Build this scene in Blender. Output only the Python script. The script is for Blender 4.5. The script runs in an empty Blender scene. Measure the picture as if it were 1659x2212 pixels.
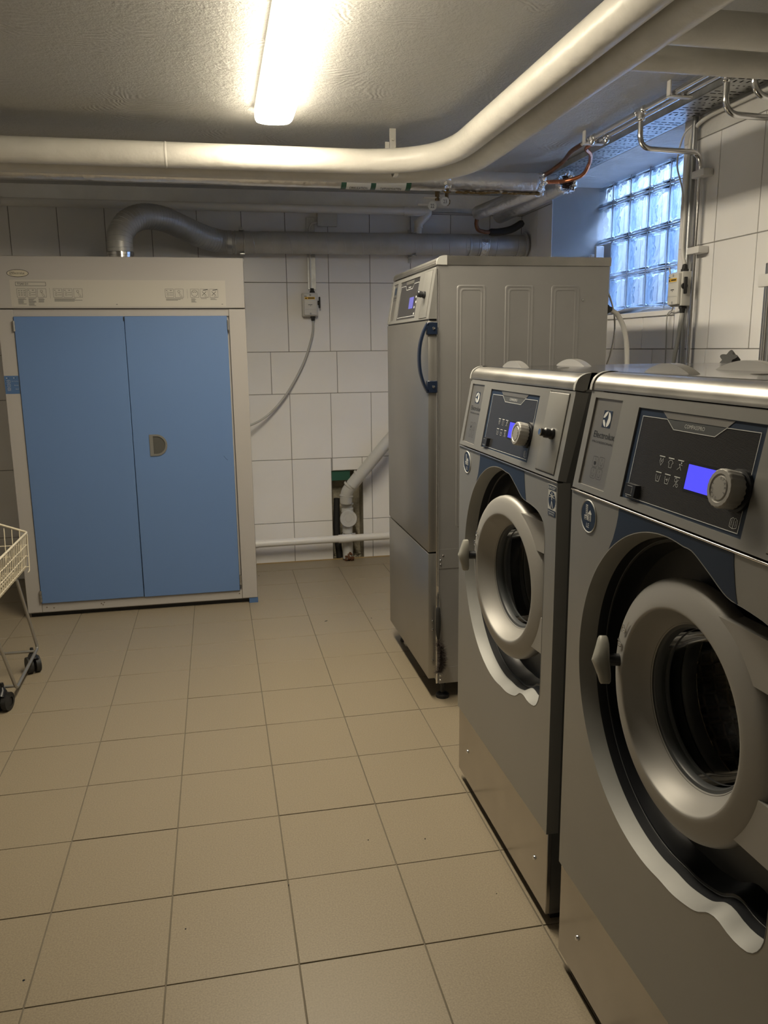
import bpy, bmesh, math, random
from mathutils import Vector as V, Matrix, geometry
random.seed(7)
PI = math.pi
SC = bpy.context.scene
COL = SC.collection

# ------------------------------------------------------------------ camera
cam_d = bpy.data.cameras.new('camera'); cam = bpy.data.objects.new('camera', cam_d); COL.objects.link(cam)
PITCH, YAW, ROLL = 0.2006, 0.20064, 0.01131
fw = V((math.sin(YAW)*math.cos(PITCH), math.cos(YAW)*math.cos(PITCH), -math.sin(PITCH)))
rt = V((math.cos(YAW), -math.sin(YAW), 0))
dn = fw.cross(rt)
rt2 = rt*math.cos(ROLL) + dn*math.sin(ROLL); dn2 = dn*math.cos(ROLL) - rt*math.sin(ROLL)
Rm = Matrix((rt2, -dn2, -fw)).transposed()
cam.matrix_world = Matrix.Translation((0, 0, 1.38)) @ Rm.to_4x4()
cam_d.sensor_fit = 'HORIZONTAL'; cam_d.sensor_width = 36; cam_d.lens = 1747/1659*36
cam_d.clip_start = 0.05
SC.camera = cam

# ------------------------------------------------------------------ world, lamp strengths, exposure
LAMP = 48.0; LAMP_COL = (1.0, 0.885, 0.68)
SKY = 27.0; SKY_COL = (0.46, 0.64, 1.0)
w = bpy.data.worlds.new('World'); SC.world = w; w.use_nodes = True
nt = w.node_tree; nt.nodes.clear()
wo = nt.nodes.new('ShaderNodeOutputWorld'); wb = nt.nodes.new('ShaderNodeBackground')
wb.inputs[0].default_value = (*SKY_COL, 1); wb.inputs[1].default_value = SKY
nt.links.new(wb.outputs[0], wo.inputs[0])
SC.view_settings.view_transform = 'Standard'; SC.view_settings.look = 'None'
SC.view_settings.gamma = 1; SC.view_settings.use_curve_mapping = False
SC.view_settings.exposure = 0.54

# ------------------------------------------------------------------ materials
MATS = {}
def mat(name, col=(.5, .5, .5), rough=.5, metal=0, bump=0, bscale=200, var=0, vscale=8, emit=None, estr=0,
        spec=.5, trans=0, ior=1.45, coat=0, aniso=0, bdist=.001, brushed=None, tint=None):
    if name in MATS: return MATS[name]
    m = bpy.data.materials.new(name); m.use_nodes = True; MATS[name] = m
    n = m.node_tree.nodes; l = m.node_tree.links; p = n['Principled BSDF']
    p.inputs['Base Color'].default_value = (*col, 1); p.inputs['Roughness'].default_value = rough
    p.inputs['Metallic'].default_value = metal; p.inputs['Specular IOR Level'].default_value = spec
    p.inputs['Transmission Weight'].default_value = trans; p.inputs['IOR'].default_value = ior
    p.inputs['Coat Weight'].default_value = coat
    if emit: p.inputs['Emission Color'].default_value = (*emit, 1); p.inputs['Emission Strength'].default_value = estr
    tc = n.new('ShaderNodeTexCoord')
    if var:
        t = n.new('ShaderNodeTexNoise'); t.inputs['Scale'].default_value = vscale; t.inputs['Detail'].default_value = 5
        l.new(tc.outputs['Object'], t.inputs['Vector'])
        r = n.new('ShaderNodeMapRange'); r.inputs[1].default_value = .3; r.inputs[2].default_value = .7
        r.inputs[3].default_value = 1-var; r.inputs[4].default_value = 1+var; l.new(t.outputs['Fac'], r.inputs[0])
        x = n.new('ShaderNodeVectorMath'); x.operation = 'SCALE'; x.inputs[0].default_value = col
        l.new(r.outputs[0], x.inputs['Scale']); l.new(x.outputs[0], p.inputs['Base Color'])
        rr = n.new('ShaderNodeMapRange'); rr.inputs[1].default_value = .3; rr.inputs[2].default_value = .7
        rr.inputs[3].default_value = rough*(1-var*.6); rr.inputs[4].default_value = min(1, rough*(1+var*.6))
        l.new(t.outputs['Fac'], rr.inputs[0]); l.new(rr.outputs[0], p.inputs['Roughness'])
    if bump:
        t = n.new('ShaderNodeTexNoise'); t.inputs['Scale'].default_value = bscale; t.inputs['Detail'].default_value = 4
        if brushed:
            mp = n.new('ShaderNodeMapping'); mp.inputs['Scale'].default_value = brushed
            l.new(tc.outputs['Object'], mp.inputs[0]); l.new(mp.outputs[0], t.inputs['Vector'])
        else: l.new(tc.outputs['Object'], t.inputs['Vector'])
        b = n.new('ShaderNodeBump'); b.inputs['Strength'].default_value = bump; b.inputs['Distance'].default_value = bdist
        l.new(t.outputs['Fac'], b.inputs['Height']); l.new(b.outputs[0], p.inputs['Normal'])
    return m

M_wtile = mat('white_wall_tile', (.80, .79, .78), .28, var=.03, vscale=3, bump=.15, bscale=12, bdist=.002)
M_grout = mat('grey_grout', (.30, .29, .28), .9, bump=.3, bscale=300)
M_plaster = mat('white_plaster', (.62, .61, .59), .75, bump=.6, bscale=25, bdist=.006, var=.06)
M_ftile = mat('beige_stone_floor_tile', (.250, .208, .146), .42, var=.17, vscale=240, bump=.25, bscale=500, bdist=.0006)
M_fgrout = mat('floor_grout', (.150, .130, .098), .9)
M_pipe = mat('white_painted_pipe', (.58, .56, .51), .33, bump=.55, bscale=11, bdist=.012, var=.05, vscale=10)
M_steel = mat('brushed_grey_steel', (.37, .36, .34), .36, metal=.85, var=.05, vscale=4)
M_front = mat('silver_grey_painted_metal', (.31, .308, .295), .38, metal=.55, var=.04, vscale=4)
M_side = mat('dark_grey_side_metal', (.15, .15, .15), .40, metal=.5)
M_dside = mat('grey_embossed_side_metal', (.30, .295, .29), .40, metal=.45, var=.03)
M_plinth = mat('stainless_plinth', (.46, .43, .39), .24, metal=.95, var=.10, vscale=6)
M_top = mat('worn_stainless_top', (.46, .46, .47), .14, metal=1, var=.25, vscale=7, bump=.12, bscale=9, bdist=.003)
M_roll = mat('satin_steel_roll', (.42, .41, .39), .36, metal=.95, var=.12, vscale=8, bump=.15, bscale=10, bdist=.004)
M_ring = mat('silver_door_paint', (.34, .33, .31), .50, metal=.40)
M_chrome = mat('chrome', (.75, .75, .76), .14, metal=1)
M_chamfer = mat('pale_bezel_metal', (.27, .27, .26), .58, metal=.3, var=.08, vscale=12)
M_black = mat('black_plastic', (.012, .013, .016), .32)
M_rubber = mat('black_rubber', (.02, .02, .02), .6)
M_gasket = mat('dark_grey_gasket', (.07, .075, .08), .4)
M_navy = mat('navy_print', (.014, .027, .055), .36)
M_navy2 = mat('navy_handle', (.008, .015, .035), .35)
M_print = mat('dark_print', (.02, .024, .032), .8, spec=.2)
M_printw = mat('pale_print', (.55, .56, .55), .45)
M_grey = mat('grey_plastic', (.33, .33, .32), .45)
M_lgrey = mat('light_grey_plastic', (.42, .42, .40), .35)
M_galv = mat('galvanised_sheet', (.52, .53, .53), .34, metal=.85, var=.18, vscale=18)
M_galvd = mat('galvanised_duct', (.50, .50, .49), .44, metal=.35, var=.10, vscale=10)
M_seam = mat('duct_seam', (.55, .56, .57), .3, metal=.9)
M_foil = mat('aluminium_foil_wrap', (.74, .74, .75), .30, metal=.9, bump=.9, bscale=28, bdist=.006, var=.08)
M_foil2 = mat('crumpled_foil', (.80, .80, .80), .18, metal=1, bump=1, bscale=60, bdist=.01)
M_wool = mat('mineral_wool', (.20, .13, .05), .95, bump=1, bscale=120, bdist=.004)
M_copper = mat('copper', (.62, .24, .12), .25, metal=1, var=.2, vscale=30)
M_copperd = mat('tarnished_copper', (.17, .085, .055), .35, metal=.9, var=.3, vscale=30)
M_blue = mat('blue_enamel_door', (.12, .205, .40), .42, spec=.35)
M_blue2 = mat('blue_control_label', (.07, .14, .29), .4)
M_cream = mat('light_grey_enamel', (.39, .372, .355), .40)
M_pvc = mat('light_grey_pvc', (.50, .50, .49), .40)
M_wpvc = mat('white_pvc', (.70, .69, .67), .35)
M_cable = mat('grey_cable', (.45, .45, .43), .5)
M_wcable = mat('white_cable', (.66, .65, .62), .45)
M_box = mat('white_switch_box', (.62, .61, .57), .4)
M_yel = mat('yellow_sticker', (.70, .42, .04), .5)
M_hole = mat('rough_mortar', (.40, .36, .27), .9, bump=1, bscale=60, bdist=.01, var=.2, vscale=20)
M_rust = mat('rust', (.10, .04, .015), .9, bump=1, bscale=100, var=.4, vscale=60)
M_green = mat('green_membrane', (.02, .09, .06), .6)
M_labelg = mat('dark_green_label', (.04, .12, .08), .45)
M_paper = mat('white_label', (.70, .70, .66), .5)
M_wire = mat('cream_coated_wire', (.66, .60, .47), .35)
M_tube = mat('dull_zinc_tube', (.40, .39, .37), .38, metal=.8)
M_lcd = mat('blue_display', (.02, .02, .2), .2, emit=(.06, .055, .75), estr=1.0)
M_lcd2 = mat('dim_violet_display', (.05, .05, .15), .2, emit=(.12, .12, .50), estr=.55)
M_lamp = mat('lit_lamp_diffuser', (.9, .9, .85), .5, emit=LAMP_COL, estr=LAMP)
M_lampb = mat('lamp_housing', (.75, .74, .70), .4)
M_bristle = mat('brown_dust_bristle', (.035, .025, .021), .8)
M_concrete = mat('concrete', (.13, .13, .13), .9, bump=.5, bscale=30)
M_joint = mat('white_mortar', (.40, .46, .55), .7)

def lined_black():
    m = mat('black_ribbed_panel', (.022, .022, .024), .22)
    n = m.node_tree.nodes; l = m.node_tree.links; p = n['Principled BSDF']
    tc = n.new('ShaderNodeTexCoord'); wv = n.new('ShaderNodeTexWave'); wv.bands_direction = 'Z'
    wv.inputs['Scale'].default_value = 200; wv.inputs['Distortion'].default_value = 0
    l.new(tc.outputs['Object'], wv.inputs['Vector'])
    r = n.new('ShaderNodeValToRGB'); r.color_ramp.elements[0].color = (.012, .012, .014, 1); r.color_ramp.elements[1].color = (.055, .055, .058, 1)
    l.new(wv.outputs['Fac'], r.inputs[0]); l.new(r.outputs[0], p.inputs['Base Color'])
    return m
M_ribbed = lined_black()

def ceiling_mat():
    m = mat('swirled_ceiling_plaster', (.53, .525, .505), .36)
    n = m.node_tree.nodes; l = m.node_tree.links; p = n['Principled BSDF']
    tc = n.new('ShaderNodeTexCoord')
    def N(t, **k):
        x = n.new(t)
        for a, b in k.items(): x.inputs[a.replace('_', ' ')].default_value = b
        return x
    nz = N('ShaderNodeTexNoise', Scale=3.0, Detail=3.0); l.new(tc.outputs['Object'], nz.inputs['Vector'])
    ds = n.new('ShaderNodeVectorMath'); ds.operation = 'MULTIPLY_ADD'; ds.inputs[1].default_value = (.30, .30, 0)
    l.new(nz.outputs['Color'], ds.inputs[0]); l.new(tc.outputs['Object'], ds.inputs[2])
    vo = N('ShaderNodeTexVoronoi', Scale=1.9); vo.voronoi_dimensions = '2D'
    l.new(ds.outputs[0], vo.inputs['Vector'])
    ml = n.new('ShaderNodeMath'); ml.operation = 'MULTIPLY'; ml.inputs[1].default_value = 150
    n4 = N('ShaderNodeTexNoise', Scale=9.0, Detail=4.0); l.new(tc.outputs['Object'], n4.inputs['Vector'])
    ma = n.new('ShaderNodeMath'); ma.operation = 'MULTIPLY_ADD'; ma.inputs[1].default_value = 7
    l.new(vo.outputs['Distance'], ml.inputs[0]); l.new(n4.outputs['Fac'], ma.inputs[0]); l.new(ml.outputs[0], ma.inputs[2])
    si = n.new('ShaderNodeMath'); si.operation = 'SINE'; l.new(ma.outputs[0], si.inputs[0])
    mk = N('ShaderNodeTexNoise', Scale=2.6, Detail=2.0); l.new(tc.outputs['Object'], mk.inputs['Vector'])
    mr = n.new('ShaderNodeMapRange'); mr.inputs[1].default_value = .49; mr.inputs[2].default_value = .60; l.new(mk.outputs['Fac'], mr.inputs[0])
    df = n.new('ShaderNodeVectorMath'); df.operation = 'SUBTRACT'; l.new(ds.outputs[0], df.inputs[0]); l.new(vo.outputs['Position'], df.inputs[1])
    dt = n.new('ShaderNodeVectorMath'); dt.operation = 'DOT_PRODUCT'; dt.inputs[1].default_value = (-.7, .7, 0); l.new(df.outputs[0], dt.inputs[0])
    m2 = n.new('ShaderNodeMapRange'); m2.inputs[1].default_value = -.02; m2.inputs[2].default_value = .08; l.new(dt.outputs['Value'], m2.inputs[0])
    mm = n.new('ShaderNodeMath'); mm.operation = 'MULTIPLY'; l.new(mr.outputs[0], mm.inputs[0]); l.new(m2.outputs[0], mm.inputs[1])
    sw = n.new('ShaderNodeMath'); sw.operation = 'MULTIPLY'; l.new(si.outputs[0], sw.inputs[0]); l.new(mm.outputs[0], sw.inputs[1])
    fine = N('ShaderNodeTexNoise', Scale=75.0, Detail=6.0, Roughness=.7); l.new(tc.outputs['Object'], fine.inputs['Vector'])
    mid = N('ShaderNodeTexNoise', Scale=14.0, Detail=4.0); l.new(tc.outputs['Object'], mid.inputs['Vector'])
    a1 = n.new('ShaderNodeMath'); a1.operation = 'MULTIPLY_ADD'; a1.inputs[1].default_value = .28; l.new(sw.outputs[0], a1.inputs[0]); l.new(fine.outputs['Fac'], a1.inputs[2])
    a2 = n.new('ShaderNodeMath'); a2.operation = 'MULTIPLY_ADD'; a2.inputs[1].default_value = 1.3; l.new(mid.outputs['Fac'], a2.inputs[0]); l.new(a1.outputs[0], a2.inputs[2])
    b = n.new('ShaderNodeBump'); b.inputs['Strength'].default_value = .9; b.inputs['Distance'].default_value = .0075
    l.new(a2.outputs[0], b.inputs['Height']); l.new(b.outputs[0], p.inputs['Normal'])
    return m
M_ceil = ceiling_mat()

def glass_block_mat():
    m = bpy.data.materials.new('wavy_clear_glass'); m.use_nodes = True; MATS['wavy_clear_glass'] = m
    n = m.node_tree.nodes; l = m.node_tree.links; n.clear()
    o = n.new('ShaderNodeOutputMaterial'); tr = n.new('ShaderNodeBsdfTransparent'); gl = n.new('ShaderNodeBsdfGlossy'); rf = n.new('ShaderNodeBsdfRefraction')
    tr.inputs[0].default_value = (.86, .92, 1, 1); gl.inputs['Roughness'].default_value = .08; rf.inputs['Roughness'].default_value = .04; rf.inputs['IOR'].default_value = 1.45
    rf.inputs[0].default_value = (.85, .93, 1, 1)
    a = n.new('ShaderNodeMixShader'); a.inputs[0].default_value = .62; b = n.new('ShaderNodeMixShader')
    lw = n.new('ShaderNodeFresnel'); lw.inputs[0].default_value = 1.5
    l.new(tr.outputs[0], a.inputs[1]); l.new(rf.outputs[0], a.inputs[2]); l.new(lw.outputs[0], b.inputs[0]); l.new(a.outputs[0], b.inputs[1]); l.new(gl.outputs[0], b.inputs[2]); l.new(b.outputs[0], o.inputs[0])
    return m
M_gblock = glass_block_mat()

def door_glass_mat():
    m = bpy.data.materials.new('dark_door_glass'); m.use_nodes = True; MATS['dark_door_glass'] = m
    n = m.node_tree.nodes; l = m.node_tree.links; n.clear()
    o = n.new('ShaderNodeOutputMaterial'); tr = n.new('ShaderNodeBsdfTransparent'); gl = n.new('ShaderNodeBsdfGlossy')
    tr.inputs[0].default_value = (.86, .87, .86, 1); gl.inputs['Roughness'].default_value = .05
    b = n.new('ShaderNodeMixShader'); lw = n.new('ShaderNodeFresnel'); lw.inputs[0].default_value = 1.22
    l.new(lw.outputs[0], b.inputs[0]); l.new(tr.outputs[0], b.inputs[1]); l.new(gl.outputs[0], b.inputs[2]); l.new(b.outputs[0], o.inputs[0])
    return m
M_dglass = door_glass_mat()

def drum_mat():
    m = mat('perforated_drum_steel', (.30, .25, .19), .30, metal=.9)
    n = m.node_tree.nodes; l = m.node_tree.links; p = n['Principled BSDF']
    tc = n.new('ShaderNodeTexCoord'); vo = n.new('ShaderNodeTexVoronoi'); vo.feature = 'DISTANCE_TO_EDGE'; vo.inputs['Scale'].default_value = 38; vo.inputs['Randomness'].default_value = .25
    l.new(tc.outputs['Object'], vo.inputs['Vector'])
    r = n.new('ShaderNodeValToRGB'); r.color_ramp.elements[0].position = .04; r.color_ramp.elements[0].color = (.34, .28, .20, 1)
    r.color_ramp.elements[1].position = .16; r.color_ramp.elements[1].color = (.03, .025, .02, 1)
    l.new(vo.outputs['Distance'], r.inputs[0]); l.new(r.outputs[0], p.inputs['Base Color'])
    b = n.new('ShaderNodeBump'); b.inputs['Strength'].default_value = 1; b.inputs['Distance'].default_value = .01; b.invert = True
    l.new(vo.outputs['Distance'], b.inputs['Height']); l.new(b.outputs[0], p.inputs['Normal'])
    return m
M_drum = drum_mat()

# ------------------------------------------------------------------ mesh helpers
class B:
    def __init__(s): s.v = []; s.f = []; s.pc = []
    def add(s, vs, fs):
        k = len(s.v); s.pc.append((list(vs), [tuple(f) for f in fs])); s.v += [tuple(a) for a in vs]; s.f += [tuple(i+k for i in f) for f in fs]; return s
    def bm(s, bm):
        bm.verts.ensure_lookup_table(); bm.verts.index_update()
        s.add([v.co[:] for v in bm.verts], [[v.index for v in f.verts] for f in bm.faces]); bm.free(); return s
    def box(s, x0, x1, y0, y1, z0, z1, bev=0, seg=1):
        bm = bmesh.new(); bmesh.ops.create_cube(bm, size=1)
        for v in bm.verts: v.co = V(((x0+x1)/2+v.co.x*(x1-x0), (y0+y1)/2+v.co.y*(y1-y0), (z0+z1)/2+v.co.z*(z1-z0)))
        if bev: bmesh.ops.bevel(bm, geom=bm.edges[:], offset=bev, segments=seg, affect='EDGES', profile=.5)
        return s.bm(bm)
    def tube(s, pts, r, n=12, caps=True):
        pts = [V(p) for p in pts]; k = len(pts); rs = r if isinstance(r, (list, tuple)) else [r]*k
        T = []
        for i in range(k):
            a = pts[max(0, i-1)]; b = pts[min(k-1, i+1)]; T.append((b-a).normalized() if (b-a).length > 1e-9 else (T[-1] if T else V((0, 0, 1))))
        u = T[0].orthogonal().normalized(); vs = []; fs = []
        for i in range(k):
            u = (u - T[i]*u.dot(T[i])).normalized(); w_ = T[i].cross(u)
            for j in range(n):
                a = 2*PI*j/n; vs.append(pts[i] + (u*math.cos(a)+w_*math.sin(a))*rs[i])
        for i in range(k-1):
            for j in range(n): fs.append((i*n+j, i*n+(j+1) % n, (i+1)*n+(j+1) % n, (i+1)*n+j))
        if caps: fs.append(tuple(range(n))[::-1]); fs.append(tuple((k-1)*n+j for j in range(n)))
        return s.add(vs, fs)
    def cyl(s, p0, p1, r, n=24, r2=None): return s.tube([p0, p1], [r, r if r2 is None else r2], n)
    def lathe(s, prof, o, ax, n=64, closed=False):
        o = V(o); ax = V(ax).normalized(); u = ax.orthogonal().normalized(); w_ = ax.cross(u); vs = []; fs = []; k = len(prof)
        for (r, h) in prof:
            for j in range(n):
                a = 2*PI*j/n; vs.append(o+ax*h+(u*math.cos(a)+w_*math.sin(a))*max(r, 1e-5))
        for i in range(k if closed else k-1):
            i2 = (i+1) % k
            for j in range(n): fs.append((i*n+j, i*n+(j+1) % n, i2*n+(j+1) % n, i2*n+j))
        return s.add(vs, fs)
    def poly(s, pts, off=None):
        """flat polygon, or a prism when an offset vector is given"""
        pts = [V(p) for p in pts]; tri = geometry.tessellate_polygon([pts]); k = len(pts)
        if off is None: return s.add(pts, tri)
        off = V(off); vs = pts+[p+off for p in pts]
        fs = list(tri)+[tuple(i+k for i in t[::-1]) for t in tri]+[(i, (i+1) % k, k+(i+1) % k, k+i) for i in range(k)]
        return s.add(vs, fs)
    def sphere(s, c, r, n=12, sc=(1, 1, 1)):
        bm = bmesh.new(); bmesh.ops.create_uvsphere(bm, u_segments=n, v_segments=max(6, n//2), radius=r)
        for v in bm.verts: v.co = V((c[0]+v.co.x*sc[0], c[1]+v.co.y*sc[1], c[2]+v.co.z*sc[2]))
        return s.bm(bm)
    def mesh(s, name, m, ang=38, recalc=True):
        me = bpy.data.meshes.new(name); me.from_pydata(s.v, [], s.f); me.update()
        bm = bmesh.new(); bm.from_mesh(me); bmesh.ops.remove_doubles(bm, verts=bm.verts[:], dist=1e-6); 
        if recalc: bmesh.ops.recalc_face_normals(bm, faces=bm.faces[:])
        bm.to_mesh(me); bm.free()
        me.shade_smooth(); me.set_sharp_from_angle(angle=math.radians(ang)); me.materials.append(m); return me
    def obj(s, name, m, parent=None, loc=(0, 0, 0), rot=(0, 0, 0), label=None, ang=38, kind=None):
        o = bpy.data.objects.new(name, s.mesh(name, m, ang)); COL.objects.link(o); o.location = loc; o.rotation_euler = rot
        if parent: o.parent = parent
        if label: o['label'] = label
        if kind: o['kind'] = kind
        return o

def split(b, name, m, parent, group_n=1, **k):
    out = []
    for i in range(0, len(b.pc), group_n):
        q = B()
        for vs, fs in b.pc[i:i+group_n]: q.add(vs, fs)
        out.append(q.obj(name, m, parent, **k))
    return out
def tag(o, label, cat, group=None):
    o['label'] = label; o['category'] = cat
    if group: o['group'] = group
    return o
def thing(name, label, cat, loc=(0, 0, 0), rz=0, group=None):
    o = bpy.data.objects.new(name, None); COL.objects.link(o); o.location = loc; o.rotation_euler = (0, 0, rz); o.empty_display_size = .1
    return tag(o, label, cat, group)
def struct(b, name, m, label=None, **k):
    o = b.obj(name, m, **k); o['kind'] = 'structure'
    if label: o['label'] = label
    return o
def inst(src, name, parent, loc, rot=(0, 0, 0), scale=None):
    o = bpy.data.objects.new(name, src); COL.objects.link(o); o.location = loc; o.rotation_euler = rot
    if scale: o.scale = scale
    o.parent = parent; return o
def fillet(pts, r, n=6):
    pts = [V(p) for p in pts]; out = [pts[0]]
    for i in range(1, len(pts)-1):
        a, p, b = pts[i-1], pts[i], pts[i+1]; d1 = (a-p); d2 = (b-p); rr = min(r, d1.length*.49, d2.length*.49)
        s_, e = p+d1.normalized()*rr, p+d2.normalized()*rr
        for k in range(n+1):
            t = k/n; out.append(s_*(1-t)**2+p*2*t*(1-t)+e*t*t)
    out.append(pts[-1]); return out
def spline(pts, n=8):
    pts = [V(p) for p in pts]; P = [pts[0]*2-pts[1]]+pts+[pts[-1]*2-pts[-2]]; out = []
    for i in range(1, len(P)-2):
        for k in range(n):
            t = k/n; a, b, c, d = P[i-1], P[i], P[i+1], P[i+2]
            out.append(.5*((2*b)+(c-a)*t+(2*a-5*b+4*c-d)*t*t+(3*b-a-3*c+d)*t**3))
    out.append(pts[-1]); return out

_txt = {}
def text_geo(s):
    if s in _txt: return _txt[s]
    c = bpy.data.curves.new('txt', 'FONT'); c.body = s; c.size = 1; c.resolution_u = 2
    o = bpy.data.objects.new('txt', c); COL.objects.link(o); bpy.context.view_layer.update()
    me = o.to_mesh(); vs = [v.co.copy() for v in me.vertices]; fs = [tuple(p.vertices) for p in me.polygons]
    o.to_mesh_clear(); bpy.data.objects.remove(o); bpy.data.curves.remove(c)
    x0 = min(v.x for v in vs); x1 = max(v.x for v in vs); y0 = min(v.y for v in vs); y1 = max(v.y for v in vs)
    _txt[s] = (vs, fs, x0, x1, y0, y1); return _txt[s]
class Dec:
    """flat print on a plane: origin o, axes u (reading direction), v (up), n (outward)"""
    def __init__(s, b, o, u, v, n, h=.0005): s.b = b; s.o = V(o); s.u = V(u).normalized(); s.v = V(v).normalized(); s.n = V(n).normalized(); s.h = h
    def P(s, x, y, h=None): return s.o+s.u*x+s.v*y+s.n*(s.h if h is None else h)
    def rect(s, x0, y0, x1, y1): s.b.poly([s.P(x0, y0), s.P(x1, y0), s.P(x1, y1), s.P(x0, y1)])
    def poly(s, pts): s.b.poly([s.P(*p) for p in pts])
    def line(s, pts, w, closed=False):
        pts = list(pts)
        if closed: pts = pts+[pts[0]]
        for a, b in zip(pts, pts[1:]):
            dx, dy = b[0]-a[0], b[1]-a[1]; L = math.hypot(dx, dy) or 1; ex, ey = dx/L*w/2, dy/L*w/2
            s.b.poly([s.P(a[0]-ex+ey, a[1]-ey-ex), s.P(b[0]+ex+ey, b[1]+ey-ex), s.P(b[0]+ex-ey, b[1]+ey+ex), s.P(a[0]-ex-ey, a[1]-ey+ex)])
    def disc(s, cx, cy, r, ry=None, n=32, h=None):
        ry = ry or r; s.b.add([s.P(cx+r*math.cos(2*PI*i/n), cy+ry*math.sin(2*PI*i/n), h) for i in range(n)], [tuple(range(n))])
    def ring(s, cx, cy, r, w, ry=None, n=32):
        ry = ry or r; vs = []
        for i in range(n):
            a = 2*PI*i/n; vs += [s.P(cx+r*math.cos(a), cy+ry*math.sin(a)), s.P(cx+(r-w)*math.cos(a), cy+(ry-w)*math.sin(a))]
        s.b.add(vs, [(2*i, 2*((i+1) % n), 2*((i+1) % n)+1, 2*i+1) for i in range(n)])
    def arc(s, cx, cy, r, a0, a1, w, n=10): s.line([(cx+r*math.cos(a0+(a1-a0)*i/n), cy+r*math.sin(a0+(a1-a0)*i/n)) for i in range(n+1)], w)
    def text(s, t, x, y, h=None, w=None, align='l', rot=0):
        vs, fs, x0, x1, y0, y1 = text_geo(t); sy = h/(y1-y0) if h else w/(x1-x0); sx = w/(x1-x0) if w else sy
        W = (x1-x0)*sx; dx = {'l': 0, 'c': -W/2, 'r': -W}[align]; c, q = math.cos(rot), math.sin(rot); out = []
        for p in vs:
            a = (p.x-x0)*sx+dx; b_ = (p.y-(y0 if rot == 0 else y0))*sy
            out.append(s.P(x+a*c-b_*q, y+a*q+b_*c))
        s.b.add(out, fs)
def rrect(x0, y0, x1, y1, r, n=4):
    out = []
    for cx, cy, a in ((x1-r, y1-r, 0), (x0+r, y1-r, PI/2), (x0+r, y0+r, PI), (x1-r, y0+r, 1.5*PI)):
        for i in range(n+1): out.append((cx+r*math.cos(a+PI/2*i/n), cy+r*math.sin(a+PI/2*i/n)))
    return out
def recessed(b, P, x0, x1, y0, y1, rects, depth):
    """sheet from P(x,y,h) with rectangular recesses of the given depth"""
    xs = sorted({x0, x1, *[r[0] for r in rects], *[r[1] for r in rects]}); ys = sorted({y0, y1, *[r[2] for r in rects], *[r[3] for r in rects]})
    def ins(x, y): return any(r[0] < x < r[1] and r[2] < y < r[3] for r in rects)
    for i in range(len(xs)-1):
        for j in range(len(ys)-1):
            mx, my = (xs[i]+xs[i+1])/2, (ys[j]+ys[j+1])/2; h = -depth if ins(mx, my) else 0
            b.add([P(xs[i], ys[j], h), P(xs[i+1], ys[j], h), P(xs[i+1], ys[j+1], h), P(xs[i], ys[j+1], h)], [(0, 1, 2, 3)])
    for r in rects:
        for (a, c), (d, e) in (((r[0], r[2]), (r[1], r[2])), ((r[1], r[2]), (r[1], r[3])), ((r[1], r[3]), (r[0], r[3])), ((r[0], r[3]), (r[0], r[2]))):
            b.add([P(a, c, 0), P(d, e, 0), P(d, e, -depth), P(a, c, -depth)], [(0, 1, 2, 3)])

# ================================================================== SETTING
XR, YB, ZC, XL, YF = 1.98, 5.18, 2.315, -2.1, -1.6
# floor
fl = struct(B().box(XL-.1, XR+.5, YF-.1, YB+.3, -.10, -.0025), 'floor', M_fgrout)
GX, GY, X0, Y0 = .296, .307, -.473, 2.844
ft = B().box(-GX/2+.0016, GX/2-.0016, -GY/2+.0016, GY/2-.0016, -.012, 0, bev=.0008).mesh('floor_tile', M_ftile)
ft2 = []
for i in range(-5, 9):
    for j in range(-8, 9):
        cx = X0+(i+.5)*GX; cy = Y0+(j+.5)*GY-.0
        if cy+GY/2 > YB+.001 or cx-GX/2 < XL or cx+GX/2 > XR+.05 or cy < .3: continue
        if cx > 1.2: continue
        inst(ft, 'tile', fl, (cx, cy, random.uniform(-.0006, .0004)), (random.uniform(-.001, .001), random.uniform(-.001, .001), 0))
# last narrow row by the back wall, and plain runs outside the picture or under machines
yl = Y0+8*GY if Y0+8*GY < YB else Y0+7*GY
b = B()
b.box(XL, 1.205, yl+.002, YB-.001, -.012, 0)
b.obj('tile', M_ftile, fl)
B().box(1.208, XR, YF, YB, -.012, 0).obj('tile', M_ftile, fl)
B().box(XL, 1.205, YF, .28, -.012, -.0005).obj('tile', M_ftile, fl)
# ceiling
struct(B().box(XL-.1, XR+.5, YF-.1, YB+.3, ZC, ZC+.1), 'ceiling', M_ceil)

# tiled walls ------------------------------------------------------
tile_cache = {}
def sub_rect(r, h):
    x0, x1, z0, z1 = r; a0, a1, b0, b1 = h
    if x1 <= a0 or x0 >= a1 or z1 <= b0 or z0 >= b1: return [r]
    out = []
    if x0 < a0: out.append((x0, a0, z0, z1))
    if x1 > a1: out.append((a1, x1, z0, z1))
    m0, m1 = max(x0, a0), min(x1, a1)
    if z0 < b0: out.append((m0, m1, z0, b0))
    if z1 > b1: out.append((m0, m1, b1, z1))
    return [q for q in out if q[1]-q[0] > .012 and q[3]-q[2] > .012]
def put_tiles(parent, rects, place, rz, g=.002, hole=None):
    for r in rects:
        for q in (sub_rect(r, hole) if hole else [r]):
            wdt, hgt = round(q[1]-q[0]-2*g, 4), round(q[3]-q[2]-2*g, 4)
            if wdt < .01 or hgt < .01: continue
            k = (wdt, hgt)
            if k not in tile_cache: tile_cache[k] = B().box(-wdt/2, wdt/2, 0, .008, -hgt/2, hgt/2, bev=.0012).mesh('wall_tile', M_wtile)
            inst(tile_cache[k], 'tile', parent, place((q[0]+q[1])/2, (q[2]+q[3])/2), (random.uniform(-.0015, .0015), 0, rz+random.uniform(-.0015, .0015)))
HOLE = (.707, .912, -.01, .597)
b = B()
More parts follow.
